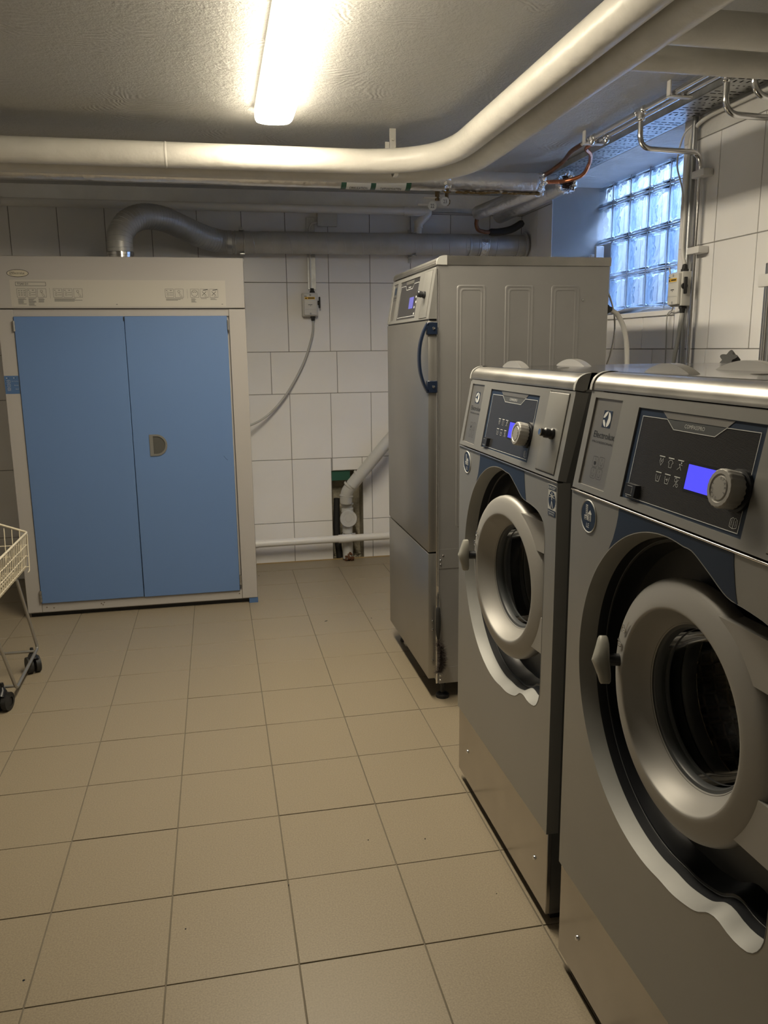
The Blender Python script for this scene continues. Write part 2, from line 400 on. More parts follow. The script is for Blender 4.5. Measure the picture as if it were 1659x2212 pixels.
for q in sub_rect((XL, XR+.4, -.05, ZC), HOLE): b.box(q[0], q[1], YB+.0035, YB+.25, q[2], q[3])
b.box(HOLE[0], HOLE[1], YB+.20, YB+.25, -.05, .6)
wall_b = struct(b, 'wall_back', M_grout)
rows = [(0, .266), (.266, .68), (.68, 1.098), (1.098, 1.36), (1.36, 1.779), (1.779, 2.197)]
def cols(ph, sp, a, c):
    k = math.floor((a-ph)/sp); xs = [a]; x = ph+sp*(k+1)
    while x < c-.004: xs.append(x); x += sp
    xs.append(c); return list(zip(xs, xs[1:]))
R_ = []
for i, (z0, z1) in enumerate(rows):
    cs = cols(.342, .418, XL, XR) if i == 3 else cols(.453 if i < 3 else .458, .2615, XL, XR)
    R_ += [(a, c, z0, z1) for a, c in cs]
put_tiles(wall_b, R_, lambda x, z: (x, YB, z), 0, hole=HOLE)
B().box(XL, XR, YB-.001, YB+.004, 2.199, ZC).obj('plaster_band', M_plaster, wall_b)
B().box(.2, 1.98, YB-.004, YB+.003, 0, .006).obj('sealant_line', mat('yellowed_sealant', (.35, .25, .12), .6), wall_b)
# hole lining
b = B(); x0, x1, z0, z1 = .708, .911, 0, .596
b.add([(x0, YB, z0), (x0, YB+.14, z0), (x0, YB+.14, z1), (x0, YB, z1), (x1, YB, z0), (x1, YB+.14, z0), (x1, YB+.14, z1), (x1, YB, z1)], [(0, 1, 2, 3), (4, 5, 6, 7), (3, 2, 6, 7), (0, 1, 5, 4), (1, 2, 6, 5)])
b.obj('hole_lining', M_hole, wall_b)
B().box(.709, .83, YB+.01, YB+.13, .53, .595).obj('membrane_edge', M_green, wall_b)
b = B()
for k in range(60):
    px, py = random.uniform(.715, .905), random.uniform(YB-.002, YB+.12); r = random.uniform(.004, .014)
    b.sphere((px, py, r*.4), r, 6, (1, 1, .6))
b.obj('rubble', M_hole, wall_b, kind='stuff')
b = B()
for k in range(22):
    px, py = random.gauss(.80, .022), YB-.078+random.uniform(0, .03); r = random.uniform(.004, .012)
    b.sphere((px, py, r*.3+random.uniform(0, .05)), r, 6, (1, .5, 1))
b.obj('rust_crust', M_rust, wall_b, kind='stuff')

RY0, RY1, RZ0, RZ1, XG = 3.31, 4.69, 1.527, 2.29, 2.27   # window niche
NH = (RY0, RY1, RZ0, RZ1)
b = B()
for q in sub_rect((YF, YB+.25, -.05, ZC), NH): b.box(XR+.0035, XR+.42, q[0], q[1], q[2], q[3])
wall_r = struct(b, 'wall_right', M_grout)
R_ = []
for i, (z0, z1) in enumerate(rows):
    cs = cols(3.061, .4205, .6, YB) if i == 3 else cols(2.787 if i < 3 else 2.781, .2668, .6, YB)
    R_ += [(a, c, z0, z1) for a, c in cs]
put_tiles(wall_r, R_, lambda y, z: (XR, y, z), -PI/2, hole=NH)
b = B()
for q in sub_rect((YF, YB, 2.199, ZC), NH): b.box(XR-.001, XR+.004, q[0], q[1], q[2], q[3])
b.obj('plaster_band', M_plaster, wall_r)
B().box(XR-.001, XR+.004, YF, .6, 0, 2.2).obj('plaster_band', M_plaster, wall_r)
# niche lining: sill, jambs, head
b = B(); b.box(XR-.012, XG, RY0, RY1+.04, RZ0-.02, RZ0+.002, bev=.002)
b.obj('window_sill', M_wtile, wall_r)
b = B(); b.box(XR+.001, XG+.1, RY0-.05, RY1+.2, RZ1-.003, RZ1+.02).obj('niche_head', M_plaster, wall_r)
B().box(XR+.001, XG+.1, RY0-.03, RY0+.0, RZ0, RZ1).obj('niche_jamb', M_plaster, wall_r)
for z0, z1 in ((RZ0+.003, 2.035), (2.038, RZ1)):
    b = B(); b.poly([(XR+.001, RY1, z0), (XG, RY1+.045, z0), (XG, RY1+.045, z1), (XR+.001, RY1, z1)], (0, .03, 0)); b.obj('tile', M_wtile, wall_r)
B().poly([(XR+.001, RY1+.003, RZ0), (XG, RY1+.048, RZ0), (XG, RY1+.048, RZ1), (XR+.001, RY1+.003, RZ1)], (0, .05, 0)).obj('niche_jamb', M_grout, wall_r)

# other walls, out of the picture
struct(B().box(XL-.1, XL, YF-.1, YB+.2, -.05, ZC), 'wall_left', mat('white_wall_paint', (.60, .59, .57), .6))
struct(B().box(XL-.1, XR+.4, YF-.1, YF, -.05, ZC), 'wall_front', MATS['white_wall_paint'])

# glass block window ------------------------------------------------
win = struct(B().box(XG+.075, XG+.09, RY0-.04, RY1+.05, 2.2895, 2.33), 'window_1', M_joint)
BS = .2025
def glass_block(h, wd=BS-.010):
    b = B(); hw, hh = wd/2, h/2; t = .016
    # outer solid ring
    for (y0, y1, z0, z1) in ((-hw, hw, -hh, -hh+t), (-hw, hw, hh-t, hh), (-hw, -hw+t, -hh+t, hh-t), (hw-t, hw, -hh+t, hh-t)):
        b.box(0, .07, y0, y1, z0, z1, bev=.003)
    ring = b
    pane = B(); n = 36; m = max(6, int(n*h/wd))
    for side in (0.004,):
        vs = []; s1 = random.uniform(0, 6)
        for i in range(n+1):
            for j in range(m+1):
                y = (-hw+t)+(wd-2*t)*i/n; z = (-hh+t)+(h-2*t)*j/m; e = min(i, n-i, j, m-j)/3; e = min(1, e)
                q = 1.7*abs(math.sin(40*y+17*z+1.3*math.sin(26*z+s1)))+1.3*abs(math.sin(-52*y+15*z+1.5*math.sin(24*y)+s1))-1.5+.3*math.sin(120*y+4*math.sin(30*z))
                vs.append((side+(.0045*q*e if side < .02 else -.0035*q*e), y, z))
        k = m+1
        pane.add(vs, [(i*k+j, i*k+j+1, (i+1)*k+j+1, (i+1)*k+j) for i in range(n) for j in range(m)])
    return ring, pane
rowz = [(1.572-.2, 1.572), (1.572, 1.765), (1.765, 1.968), (1.968, 2.17), (2.17, 2.372)]
mesh_blocks = {}
ycol = [4.735, 4.51, 4.308, 4.105, 3.903, 3.70, 3.498, 3.296]
for r, (z0, z1) in enumerate([(1.556, 1.572), (1.572, 1.765), (1.765, 1.968), (1.968, 2.17), (2.17, 2.285)]):
    if z1-z0 < .05: continue
    for c_ in range(7):
        y1, y0 = ycol[c_], ycol[c_+1]
        if c_ == 0 and r < 3: continue
        wd = y1-y0-.008; h = z1-z0-.008
        k = (round(h, 2), round(wd, 2), c_ % 2)
        if k not in mesh_blocks:
            rg, pn = glass_block(h, wd); mesh_blocks[k] = (rg.mesh('glass_block', M_gblock), pn.mesh('glass_face', M_gblock, 80, False))
        o = inst(mesh_blocks[k][0], 'glass_block', win, (XG, (y0+y1)/2, (z0+z1)/2), (0, 0, 0))
        inst(mesh_blocks[k][1], 'glass_face', o, (0, 0, 0), (0, 0, 0))
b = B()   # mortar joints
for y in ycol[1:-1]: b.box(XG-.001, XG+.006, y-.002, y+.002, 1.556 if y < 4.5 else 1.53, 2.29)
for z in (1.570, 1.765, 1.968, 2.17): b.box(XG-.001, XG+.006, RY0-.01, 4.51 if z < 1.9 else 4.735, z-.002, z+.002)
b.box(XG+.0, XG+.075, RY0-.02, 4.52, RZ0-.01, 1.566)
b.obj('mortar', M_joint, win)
B().box(XG+.005, XG+.06, 4.516, 4.74, RZ0, 1.962, bev=.003).obj('blanking_panel', mat('pale_panel', (.66, .66, .66), .5), win)
# added blocks outside: walls dim the view through panes, pale floor lights the niche
b = B(); b.box(3.05, 3.15, 2.2, 5.8, 1.2, 2.6);  b.box(2.401, 3.05, 5.7, 5.8, 1.35, 2.6); b.box(2.401, 3.05, 2.2, 2.3, 1.35, 2.6)
struct(B().box(2.401, 3.05, 2.2, 5.8, 1.2, 1.35), 'added_well_2', mat('pale_bounce_floor', (.55, .55, .55), .9, bump=.6, bscale=60), 'added unseen pale slab bouncing skylight into the niche')
struct(b, 'added_well_1', M_concrete, 'added concrete walls outside, keeping the view through the panes dim')

# ================================================================== WASHERS
WW = .722
CO, CR = (.355, .783), .295
ctrl = [(.43, 1.0715), (.475, 1.050), (.520, 1.028), (.565, 1.0235), (.612, 1.017), (.645, 1.002), (.660, .975), (.662, .90), (.661, .80), (.660, .70), (.659, .60), (.652, .566), (.634, .543), (.612, .535), (.585, .533), (.555, .537), (.531, .530), (.510, .515), (.4885, .505), (.44, .493)]
def catmull_closed(pts, n=4):
    out = []; k = len(pts)
    for i in range(k):
        a, b, c, d = [pts[(i+q) % k] for q in (-1, 0, 1, 2)]
        for s_ in range(n):
            t = s_/n; out.append(tuple(.5*((2*b[m])+(c[m]-a[m])*t+(2*a[m]-5*b[m]+4*c[m]-d[m])*t*t+(3*b[m]-a[m]-3*c[m]+d[m])*t**3) for m in (0, 1)))
    return out
circ = [(CO[0]+CR*math.cos(a), CO[1]+CR*math.sin(a)) for a in [math.radians(278-i*198/26) for i in range(27)]]
OUT = catmull_closed(circ+ctrl)      # clockwise-ish loop
def out_r(th):
    dx, dz = math.cos(th), math.sin(th); best = None
    for i in range(len(OUT)):
        p, q = OUT[i], OUT[(i+1) % len(OUT)]; ax, az = p[0]-CO[0], p[1]-CO[1]; ex, ez = q[0]-p[0], q[1]-p[1]
        den = dx*ez-dz*ex
        if abs(den) < 1e-12: continue
        t = (ax*ez-az*ex)/den; u = (ax*dz-az*dx)/den
        if t > 0 and -1e-6 <= u <= 1+1e-6: best = t if best is None else max(best, t)
    return best
def rect_r(th, x0, x1, z0, z1):
    dx, dz = math.cos(th), math.sin(th); t = 9
    if dx > 1e-9: t = min(t, (x1-CO[0])/dx)
    if dx < -1e-9: t = min(t, (x0-CO[0])/dx)
    if dz > 1e-9: t = min(t, (z1-CO[1])/dz)
    if dz < -1e-9: t = min(t, (z0-CO[1])/dz)
    return t
FP = (0, WW, .257, 1.095)
THS = sorted([i*2*PI/180 for i in range(180)]+[math.atan2(z-CO[1], x-CO[0]) % (2*PI) for x in FP[:2] for z in FP[2:]])
ORS = [out_r(t) for t in THS]

def make_washer(far_y, xf, dz, phi, label, group, grip=0.0):
    R = thing('washing_machine', label, 'washing machine', (xf, far_y, 0), 0, group)
    L = lambda x, a, z: V((x, -a, z+dz))
    # cabinet body: two sides, back, floor pan
    b = B(); D = .80
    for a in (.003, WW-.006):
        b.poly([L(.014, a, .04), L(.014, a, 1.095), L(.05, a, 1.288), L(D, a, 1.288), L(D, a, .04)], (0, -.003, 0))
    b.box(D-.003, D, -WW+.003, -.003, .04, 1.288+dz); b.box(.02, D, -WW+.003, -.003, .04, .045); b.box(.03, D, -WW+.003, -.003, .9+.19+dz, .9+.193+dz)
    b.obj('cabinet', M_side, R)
    # front panel with the pear shaped opening
    b = B(); n = len(THS); vs = []
    for t, r in zip(THS, ORS):
        rr = rect_r(t, *FP)
        vs += [L(0, CO[0]+r*math.cos(t), CO[1]+r*math.sin(t)), L(0, CO[0]+(r+(rr-r)*.5)*math.cos(t), CO[1]+(r+(rr-r)*.5)*math.sin(t)), L(0, CO[0]+rr*math.cos(t), CO[1]+rr*math.sin(t))]
    b.add(vs, [(3*i+k, 3*((i+1) % n)+k, 3*((i+1) % n)+k+1, 3*i+k+1) for i in range(n) for k in (0, 1)])
    for a, s_ in ((0, .004), (WW, -.004)):   # rounded vertical returns
        pr = [(0, a), (.002, a-s_*.2), (.006, a-s_*.35 if 0 else a), (.03, a)]
        b.add([L(.0003, a, FP[2]), L(.0003, a, FP[3]), L(.03, a, FP[3]), L(.03, a, FP[2])], [(0, 1, 2, 3)])
    b.add([L(.0003, .0002, FP[2]), L(.0003, WW-.0002, FP[2]), L(.02, WW, FP[2]), L(.02, 0, FP[2])], [(0, 1, 2, 3)])
    b.add([L(.0003, .0002, FP[3]), L(.0003, WW-.0002, FP[3]), L(.02, WW, FP[3]), L(.02, 0, FP[3])], [(0, 1, 2, 3)])
    fp = b.obj('front_panel', M_front, R)
    # bright bezel chamfer
    b = B(); vs = []; prof = [(-.0004, 1.002, 0), (-.0006, .9985, 0), (.001, .9955, 0), (.032, .966, 0)]
    for t, r in zip(THS, ORS):
        for x, s_, _ in prof: vs.append(L(x, CO[0]+r*s_*math.cos(t), CO[1]+r*s_*math.sin(t)))
    k = len(prof); b.add(vs, [(k*i+q, k*((i+1) % n)+q, k*((i+1) % n)+q+1, k*i+q+1) for i in range(n) for q in range(k-1)])
    b.obj('bezel', M_chamfer, R, label='pale metal bezel round the door opening', ang=24)
    b = B(); b.tube([L(.0502, CO[0]+r*.951*math.cos(t), CO[1]+r*.951*math.sin(t)) for t, r in zip(THS, ORS)]+[L(.0502, CO[0]+ORS[0]*.951*math.cos(THS[0]), CO[1]+ORS[0]*.951*math.sin(THS[0]))], .0011, 6); b.obj('recess_edge', M_gasket, R)
    # black recess
    b = B(); vs = []; prof = [(.032, .966), (.050, .955), (.0505, .935), (.075, .925), (.088, .90)]
    DC = (.38, .79)
    for t, r in zip(THS, ORS):
        for x, s_ in prof: vs.append(L(x, CO[0]+r*s_*math.cos(t), CO[1]+r*s_*math.sin(t)))
        vs.append(L(.088, DC[0]+.168*math.cos(t), DC[1]+.168*math.sin(t))); vs.append(L(.115, DC[0]+.165*math.cos(t), DC[1]+.165*math.sin(t)))
    k = len(prof)+2; b.add(vs, [(k*i+q, k*((i+1) % n)+q, k*((i+1) % n)+q+1, k*i+q+1) for i in range(n) for q in range(k-1)])
    b.obj('door_recess', M_black, R, label='glossy black recess behind the door')
    # drum
    b = B(); c = L(0, DC[0], DC[1]); b.lathe([(.142, .150), (.146, .145), (.245, .150), (.25, .165), (.25, .56), (.24, .57), (.0, .575)], c, (1, 0, 0), 72)
    for q in range(3):
        a = q*2*PI/3+.4; p = V((0, math.cos(a), math.sin(a)))
        b.tube([c+V((.2, 0, 0))+p*.235, c+V((.52, 0, 0))+p*.235], .03, 10)
    b.obj('drum', M_drum, R)
    B().lathe([(.165, .114), (.150, .114), (.140, .118), (.138, .124), (.143, .150)], L(0, DC[0], DC[1]), (1, 0, 0), 72).obj('drum_lip', M_side, R)
    B().lathe([(.1395, .1165), (.1410, .1155), (.1425, .1165)], L(0, DC[0], DC[1]), (1, 0, 0), 72).obj('lip_ring', M_chrome, R)
    # plinth
    b = B().box(.005, .016, -WW+.002, -.001, .035, .253, bev=.0015); pl = b.obj('plinth', M_plinth, R, label='smooth stainless lower panel')
    for a in (.095, .645):
        B().lathe([(0, -.004), (.0045, -.0035), (.0062, -.001), (.0062, .001)], (.0045, -a, .138), (1, 0, 0), 16).obj('screw', M_chrome, pl)
    B().box(.03, .78, -WW+.03, -.03, 0, .04).obj('base', M_rubber, R)
    # navy field over the door
    th = [t for t in THS]; b = B()
    pts = []
    arc = [(CO[0]+(r+.0015)*math.cos(t), CO[1]+(r+.0015)*math.sin(t)) for t, r in zip(THS, ORS)]
    arc = [p for p in arc if .158 < p[0] < .541 and p[1] > .99]
    arc.sort(key=lambda p: p[0])
    poly = [(.197, 1.0945), (.1955, 1.08), (.190, 1.060), (.180, 1.035), (.165, 1.010)]+arc+[(.545, 1.024), (.541, 1.033), (.535, 1.055), (.530, 1.08), (.529, 1.0945)]
    b.poly([L(-.0006, *p) for p in poly]); b.obj('navy_field', M_navy, R, label='navy printed field above the door')
    # oval badge
    d = Dec(B(), L(0, .079, 1.0555), (0, -1, 0), (0, 0, 1), (-1, 0, 0), .0012); d.disc(0, 0, .0315, n=40); d.b.lathe([(.0315, .0), (.0325, .0008), (.0315, .0022), (.030, .0012)], L(0, .079, 1.0555), (-1, 0, 0), 40)
    ob = d.b.obj('badge', M_printw, R)
    d = Dec(B(), L(0, .079, 1.0555), (0, -1, 0), (0, 0, 1), (-1, 0, 0), .0016); d.disc(0, 0, .0295, n=40); d.b.obj('badge_field', M_navy, ob)
    d = Dec(B(), L(0, .079, 1.0555), (0, -1, 0), (0, 0, 1), (-1, 0, 0), .0020)
    d.rect(-.0100, .002, -.0015, .022); d.poly([(-.0005, -.008), (.013, -.008), (.013, .006), (.0155, .006), (.008, .0135), (-.0005, .006)])
    d.rect(-.0155, -.008, -.001, .001); d.text('LE', 0, -.022, h=.0085, align='c'); d.b.obj('badge_print', M_printw, ob)
    d = Dec(B(), L(0, .079, 1.0555), (0, -1, 0), (0, 0, 1), (-1, 0, 0), .0024)
    for r_ in range(5): d.rect(-.0088, .004+r_*.0036, -.0027, .0055+r_*.0036)
    for r_ in range(4): d.rect(.0015, -.0065+r_*.0032, .0112, -.005+r_*.0032)
    for r_ in range(2): d.rect(-.014, -.0065+r_*.0035, -.003, -.005+r_*.0035)
    d.b.obj('badge_windows', M_navy, ob)
    # certificate sticker
    O = L(0, .6755, 1.018); sx = .0425
    d = Dec(B(), O, (0, -1, 0), (0, 0, 1), (-1, 0, 0), .0005); d.rect(0, 0, sx, .071); st = d.b.obj('sticker', M_lgrey, R, label='small certificate sticker')
    d = Dec(B(), O, (0, -1, 0), (0, 0, 1), (-1, 0, 0), .0009); d.rect(.001, .0585, sx-.001, .0685); d.disc(sx/2, .0365, .0185, .0195); d.rect(.001, .001, sx-.001, .0145)
    d.b.obj('sticker_field', M_navy, st)
    d = Dec(B(), O, (0, -1, 0), (0, 0, 1), (-1, 0, 0), .0013); d.text('EUROCERT', sx/2, .0605, h=.006, w=.037, align='c')
    d.text('ERGONOMICS', sx/2, .0088, h=.0035, w=.034, align='c'); d.text('CERTIFIED', sx/2, .0032, h=.0035, w=.029, align='c')
    c0 = sx/2; d.disc(c0, .0515, .0022, n=12)
    for p in (((c0, .049), (c0, .035), .003), ((c0, .046), (c0-.0125, .0485), .0016), ((c0, .046), (c0+.0125, .0485), .0016), ((c0, .045), (c0-.0135, .042), .0014), ((c0, .045), (c0+.0135, .042), .0014), ((c0, .036), (c0-.005, .0195), .0022), ((c0, .036), (c0+.005, .0195), .0022)): d.line(p[:2], p[2])
    d.b.obj('sticker_print', M_printw, st)
    # ---------------- control panel (tilted)
    sl = math.hypot(.035, .19); tv = V((.035, 0, .19))/sl; nv = V((-tv.z, 0, tv.x))
    PP = lambda a, s_, h=0: L(0, a, 1.101)+tv*s_+nv*h
    b = B(); insets = [(.0215, .1305, .0115, .1812), (.192, .536, .0135, .1735), (.592, .700, .0075, .188)]
    recessed(b, PP, 0, WW, 0, sl, insets, .0035)
    b.add([PP(0, 0, 0), PP(WW, 0, 0), PP(WW, 0, -.02), PP(0, 0, -.02), PP(0, sl, 0), PP(WW, sl, 0), PP(WW, sl, -.03), PP(0, sl, -.03)], [(0, 1, 2, 3), (4, 5, 6, 7), (0, 4, 7, 3), (1, 5, 6, 2)])
    cp = b.obj('control_panel', M_front, R)
    # thin bright lower lip
    b = B(); b.tube([L(-.0015, .001, 1.0965), L(-.0015, WW-.001, 1.0965)], .0016, 8)
    b.obj('panel_lip', M_chrome, R)
    U = (0, -1, 0)
    def deck(h): return Dec(B(), PP(0, 0, 0), U, tv, nv, h)
    # badge plate
    d = deck(-.0032); d.rect(.0235, .0130, .1300, .1800); bp = d.b.obj('badge_plate', M_steel, R, label='smooth metal plate with maker logo')
    d = deck(-.0028); d.rect(.0630, .1270, .0965, .1595)
    lg = d.b.obj('logo_square', M_navy, bp)
    d = deck(-.0024); cx, cy = .0798, .1432
    def petal(pts): d.poly(pts)
    def arcp(r, a0, a1, n=10, c=(cx, cy)): return [(c[0]+r*math.cos(a0+(a1-a0)*i/n), c[1]+r*math.sin(a0+(a1-a0)*i/n)) for i in range(n+1)]
    R0 = .0148
    petal(arcp(R0, math.radians(-82), math.radians(70), 14)+[(cx+.0035, cy+.0135), (cx+.0045, cy+.002), (cx+.001, cy-.0085)])
    petal(arcp(R0, math.radians(84), math.radians(172), 10)+[(cx-.009, cy+.0022), (cx-.0025, cy+.0075)])
    petal(arcp(R0, math.radians(188), math.radians(264), 10)+[(cx-.003, cy-.0075), (cx-.009, cy-.0015)])
    d.b.obj('logo_emblem', M_printw, bp)
    d = deck(-.0026); d.text('Electrolux', .0395, .1060, h=.0125, w=.083); d.text('PROFESSIONAL', .0385, .0960, h=.0040, w=.084); d.b.obj('lettering', M_print, bp); d = deck(-.0026)
    for ax, ay in ((.058, .0505), (.0835, .0515), (.0588, .0285), (.083, .0290)):
        d.line(rrect(ax, ay, ax+.021, ay+.020, .004, 3), .0005, True)
        d.line([(ax+.006, ay+.010), (ax+.0075, ay+.004), (ax+.0135, ay+.004), (ax+.015, ay+.010)], .0006)
        d.line([(ax+.0105, ay+.0165), (ax+.0105, ay+.013)], .0008)
    d.disc(.0675, .0580, .0035, n=12)
    d.b.obj('symbol_print', M_print, bp)
    # screen
    d = deck(-.003); d.rect(.1925, .0140, .5355, .1730); sp = d.b.obj('screen_panel', M_navy, R, label='glossy dark display panel')
    d = deck(-.0026); d.poly([(.2095, .0190), (.5230, .0205), (.5225, .1605), (.4470, .1605), (.4225, .1450), (.3110, .1450), (.2865, .1600), (.2095, .1590)])
    d.b.obj('ribbed_face', M_ribbed, sp)
    d = deck(-.0022); d.poly([(.268, .1722), (.462, .1722), (.447, .1615), (.2865, .1615)]); d.b.obj('silver_tab', M_steel, sp)
    d = deck(-.0022); d.poly([(.2865, .1605), (.447, .1605), (.4225, .1462), (.311, .1462)]); d.b.obj('dark_tab', M_gasket, sp)
    d = deck(-.0018)
    d.line([(.2085, .0180), (.2085, .1600), (.2865, .1605), (.3105, .1455), (.4225, .1455), (.4470, .1610), (.5240, .1615), (.5240, .0200)], .0011, True)
    d.text('COMPASSPRO', .367, .1508, h=.0062, w=.054, align='c')
    for r_, sy_ in enumerate((.1000, .0734)):
        for c_ in range(3):
            ax = .2965+c_*.0275-(.0 if r_ == 0 else .0005); d.line([(ax-.0075, sy_), (ax+.0075, sy_)], .0016)
            y0_ = sy_-.009
            if r_ == 0 and c_ == 0: d.line([(ax, y0_-.006), (ax-.005, y0_+.001), (ax-.004, y0_+.006), (ax, y0_), (ax+.004, y0_+.006), (ax+.005, y0_+.001)], .0006, True)
            elif r_ == 0 and c_ == 1: d.line([(ax-.004, y0_-.006), (ax-.004, y0_), (ax-.007, y0_+.002), (ax-.003, y0_+.006), (ax+.003, y0_+.006), (ax+.007, y0_+.002), (ax+.004, y0_), (ax+.004, y0_-.006)], .0006, True)
            elif r_ == 0: d.line([(ax-.006, y0_-.006), (ax+.001, y0_-.001), (ax-.003, y0_+.003), (ax+.006, y0_+.002)], .0007); d.line([(ax+.001, y0_-.001), (ax+.005, y0_-.006)], .0007); d.disc(ax+.003, y0_+.0055, .0015, n=8)
            elif c_ < 2:
                d.line([(ax-.0065, y0_+.005), (ax-.0045, y0_-.006), (ax+.0045, y0_-.006), (ax+.0065, y0_+.005)], .0007)
                d.line([(ax, y0_+.003), (ax, y0_-.002)], .0007)
                if c_ == 1: d.line([(ax-.003, y0_+.0005), (ax+.003, y0_+.0005)], .0007)
            else: d.ring(ax-.002, y0_+.004, .0035, .0006, n=12); d.line([(ax+.005, y0_+.005), (ax-.005, y0_-.007)], .0007); d.ring(ax+.004, y0_-.004, .003, .0006, n=12)
    d.line([(.503, .0265), (.503, .0370), (.508, .0400), (.511, .0385), (.514, .0400), (.519, .0370), (.519, .0265), (.511, .0245)], .0006, True); d.line([(.511, .0385), (.511, .0245)], .0006); d.line([(.5065, .028), (.5065, .037)], .0005); d.line([(.5155, .028), (.5155, .037)], .0005)
    d.b.obj('panel_print', M_printw, sp)
    d = deck(-.0020); d.rect(.3705, .0555, .4650, .1015); d.b.obj('display_frame', M_black, sp)
    d = deck(-.0014); d.rect(.3755, .0590, .4600, .0980); d.b.obj('display', M_lcd, sp, label='lit blue display')
    b = B(); P2 = lambda a, s_, h: PP(a, s_, h)
    for (a0, a1, s0, s1, h0, h1, m_, nm) in ((.2105, .2495, .0195, .0425, -.003, .006, M_black, 'square_button'),):
        b = B(); c8 = [P2(a, s_, h0) for a, s_ in ((a0, s0), (a1, s0), (a1, s1), (a0, s1))]+[P2(a, s_, h1) for a, s_ in ((a0+.002, s0+.001), (a1-.002, s0+.001), (a1-.002, s1-.001), (a0+.002, s1-.001))]
        b.add(c8, [(0, 1, 2, 3), (4, 5, 6, 7), (0, 1, 5, 4), (1, 2, 6, 5), (2, 3, 7, 6), (3, 0, 4, 7)]); b.obj(nm, m_, sp)
    d = Dec(B(), PP(0, 0, 0), U, tv, nv, .0064); d.line([(.2200, .0225), (.2400, .0230)], .0008); d.line([(.2220, .0380), (.2380, .0385)], .0006); d.line([(.2380, .0260), (.2380, .0370)], .0005); d.b.obj('button_print', M_printw, sp)
    # knob
    kc = PP(.506, .0775, 0)
    b = B(); b.lathe([(.031, -.003), (.031, .003), (.027, .004), (.027, .008)], kc, nv, 40); b.obj('knob_collar', M_black, R)
    b = B(); prof = [(.0265, .005), (.0275, .008), (.0283, .026), (.0278, .0290), (.0262, .0305), (.0205, .0308), (.0195, .0295), (.0175, .0293), (.0165, .0306), (.0, .0310)]
    n_ = 80; uu = nv.orthogonal().normalized(); ww = nv.cross(uu); vs = []
    for (r, h) in prof:
        for j in range(n_):
            a = 2*PI*j/n_; rr = r*(1-.025*(.5+.5*math.cos(20*a)) if r > .024 else 1); vs.append(kc+nv*h+(uu*math.cos(a)+ww*math.sin(a))*rr)
    b.add(vs, [(i*n_+j, i*n_+(j+1) % n_, (i+1)*n_+(j+1) % n_, (i+1)*n_+j) for i in range(len(prof)-1) for j in range(n_)])
    kb = b.obj('knob', M_ring, R, label='large fluted silver dial')
    d = Dec(B(), kc, U, tv, nv, .0314)
    for i, ch in enumerate('START'):
        a = math.radians(85-i*26); d.text(ch, .0125*math.cos(a), .0125*math.sin(a), h=.0042, align='c', rot=a-PI/2)
        a = math.radians(265-i*26); d.text(ch, .0125*math.cos(a), .0125*math.sin(a), h=.0042, align='c', rot=a-PI/2)
    d.b.obj('lettering', M_print, kb)
    # coin door with lock
    b = B(); c8 = []
    for h, e in ((-.0034, .002), (.002, .002), (.0035, .0045)):
        c8 += [PP(a, s_, h) for a, s_ in ((.592+e, .0075+e), (.700-e, .0075+e), (.700-e, .188-e), (.592+e, .188-e))]
    b.add(c8, [(8, 9, 10, 11)]+[(k*4+i, k*4+(i+1) % 4, k*4+4+(i+1) % 4, k*4+4+i) for k in (0, 1) for i in range(4)])
    cd = b.obj('coin_door', M_front, R)
    lc = PP(.656, .0955, .003); b = B(); b.lathe([(.013, 0), (.013, .006), (.0105, .009), (.0115, .012), (.0115, .020), (.0085, .023), (.009, .028), (.0085, .030)], lc, nv, 24); b.obj('lock', M_black, cd)
    B().lathe([(.0075, .0305), (.0068, .0325), (0, .0325)], lc, nv, 20).obj('lock_face', M_chrome, cd)
    # ---------------- top
    b = B(); prof = [(.0335, 1.2945), (.0335, 1.299)]+[(.034+.036*(1-math.cos(a)), 1.300+.0285*math.sin(a)) for a in [i*PI/2/8 for i in range(9)]]+[(.20, 1.3285), (.50, 1.3285), (.815, 1.3285), (.82, 1.326), (.82, 1.295), (.06, 1.290)]
    prof = [(x, z-1.3285+1.327) for x, z in prof]
    k = len(prof); na = 24; vs = [L(x, .004+(WW-.008)*i/na, z) for i in range(na+1) for x, z in prof]
    b.add(vs, [(i*k+j, i*k+(j+1) % k, (i+1)*k+(j+1) % k, (i+1)*k+j) for i in range(na) for j in range(k)]+[tuple(range(k)), tuple(na*k+j for j in range(k))])
    tp = b.obj('top_cover', M_roll, R, label='satin stainless lid with rounded front edge')
    b = B(); b.poly([L(x, a, 1.3274) for x, a in ((.073, .006), (.815, .006), (.815, WW-.006), (.073, WW-.006))], (0, 0, .0006)); b.obj('top_sheet', M_top, tp, label='shiny worn flat top')
    for a0, a1 in ((-.003, .006), (WW-.006, WW+.003)):
        b = B(); pp = [(x-(.0025 if x < .1 else 0), z+(.0022 if z > 1.31 else 0)) for x, z in prof if x < .11]+[(.085, 1.3285), (.085, 1.292)]
        b.poly([L(x, a0, z) for x, z in pp], (0, -(a1-a0), 0)); b.obj('corner_cap', M_grey, R)
    for x, a0, a1, hh in ((.105, .068, .225, .019), (.30, .0, .20, .021)):
        b = B(); pts = [(a0+(a1-a0)*i/16, 1.3265+hh*math.sin(PI*i/16)**.85) for i in range(17)]
        b.poly([L(x, a, z) for a, z in pts], (.022, 0, 0)); b.obj('lid_arch', mat('satin_grey_arch', (.42, .41, .39), .3, metal=.6), tp)
    B().lathe([(.016, 0), (.016, .002), (.012, .003), (.0, .003)], L(.20, .28, 1.327), (0, 0, 1), 24).obj('plug', M_steel, tp)
    # ---------------- door (turns about its hinge)
    hx, hy = .030, -.60
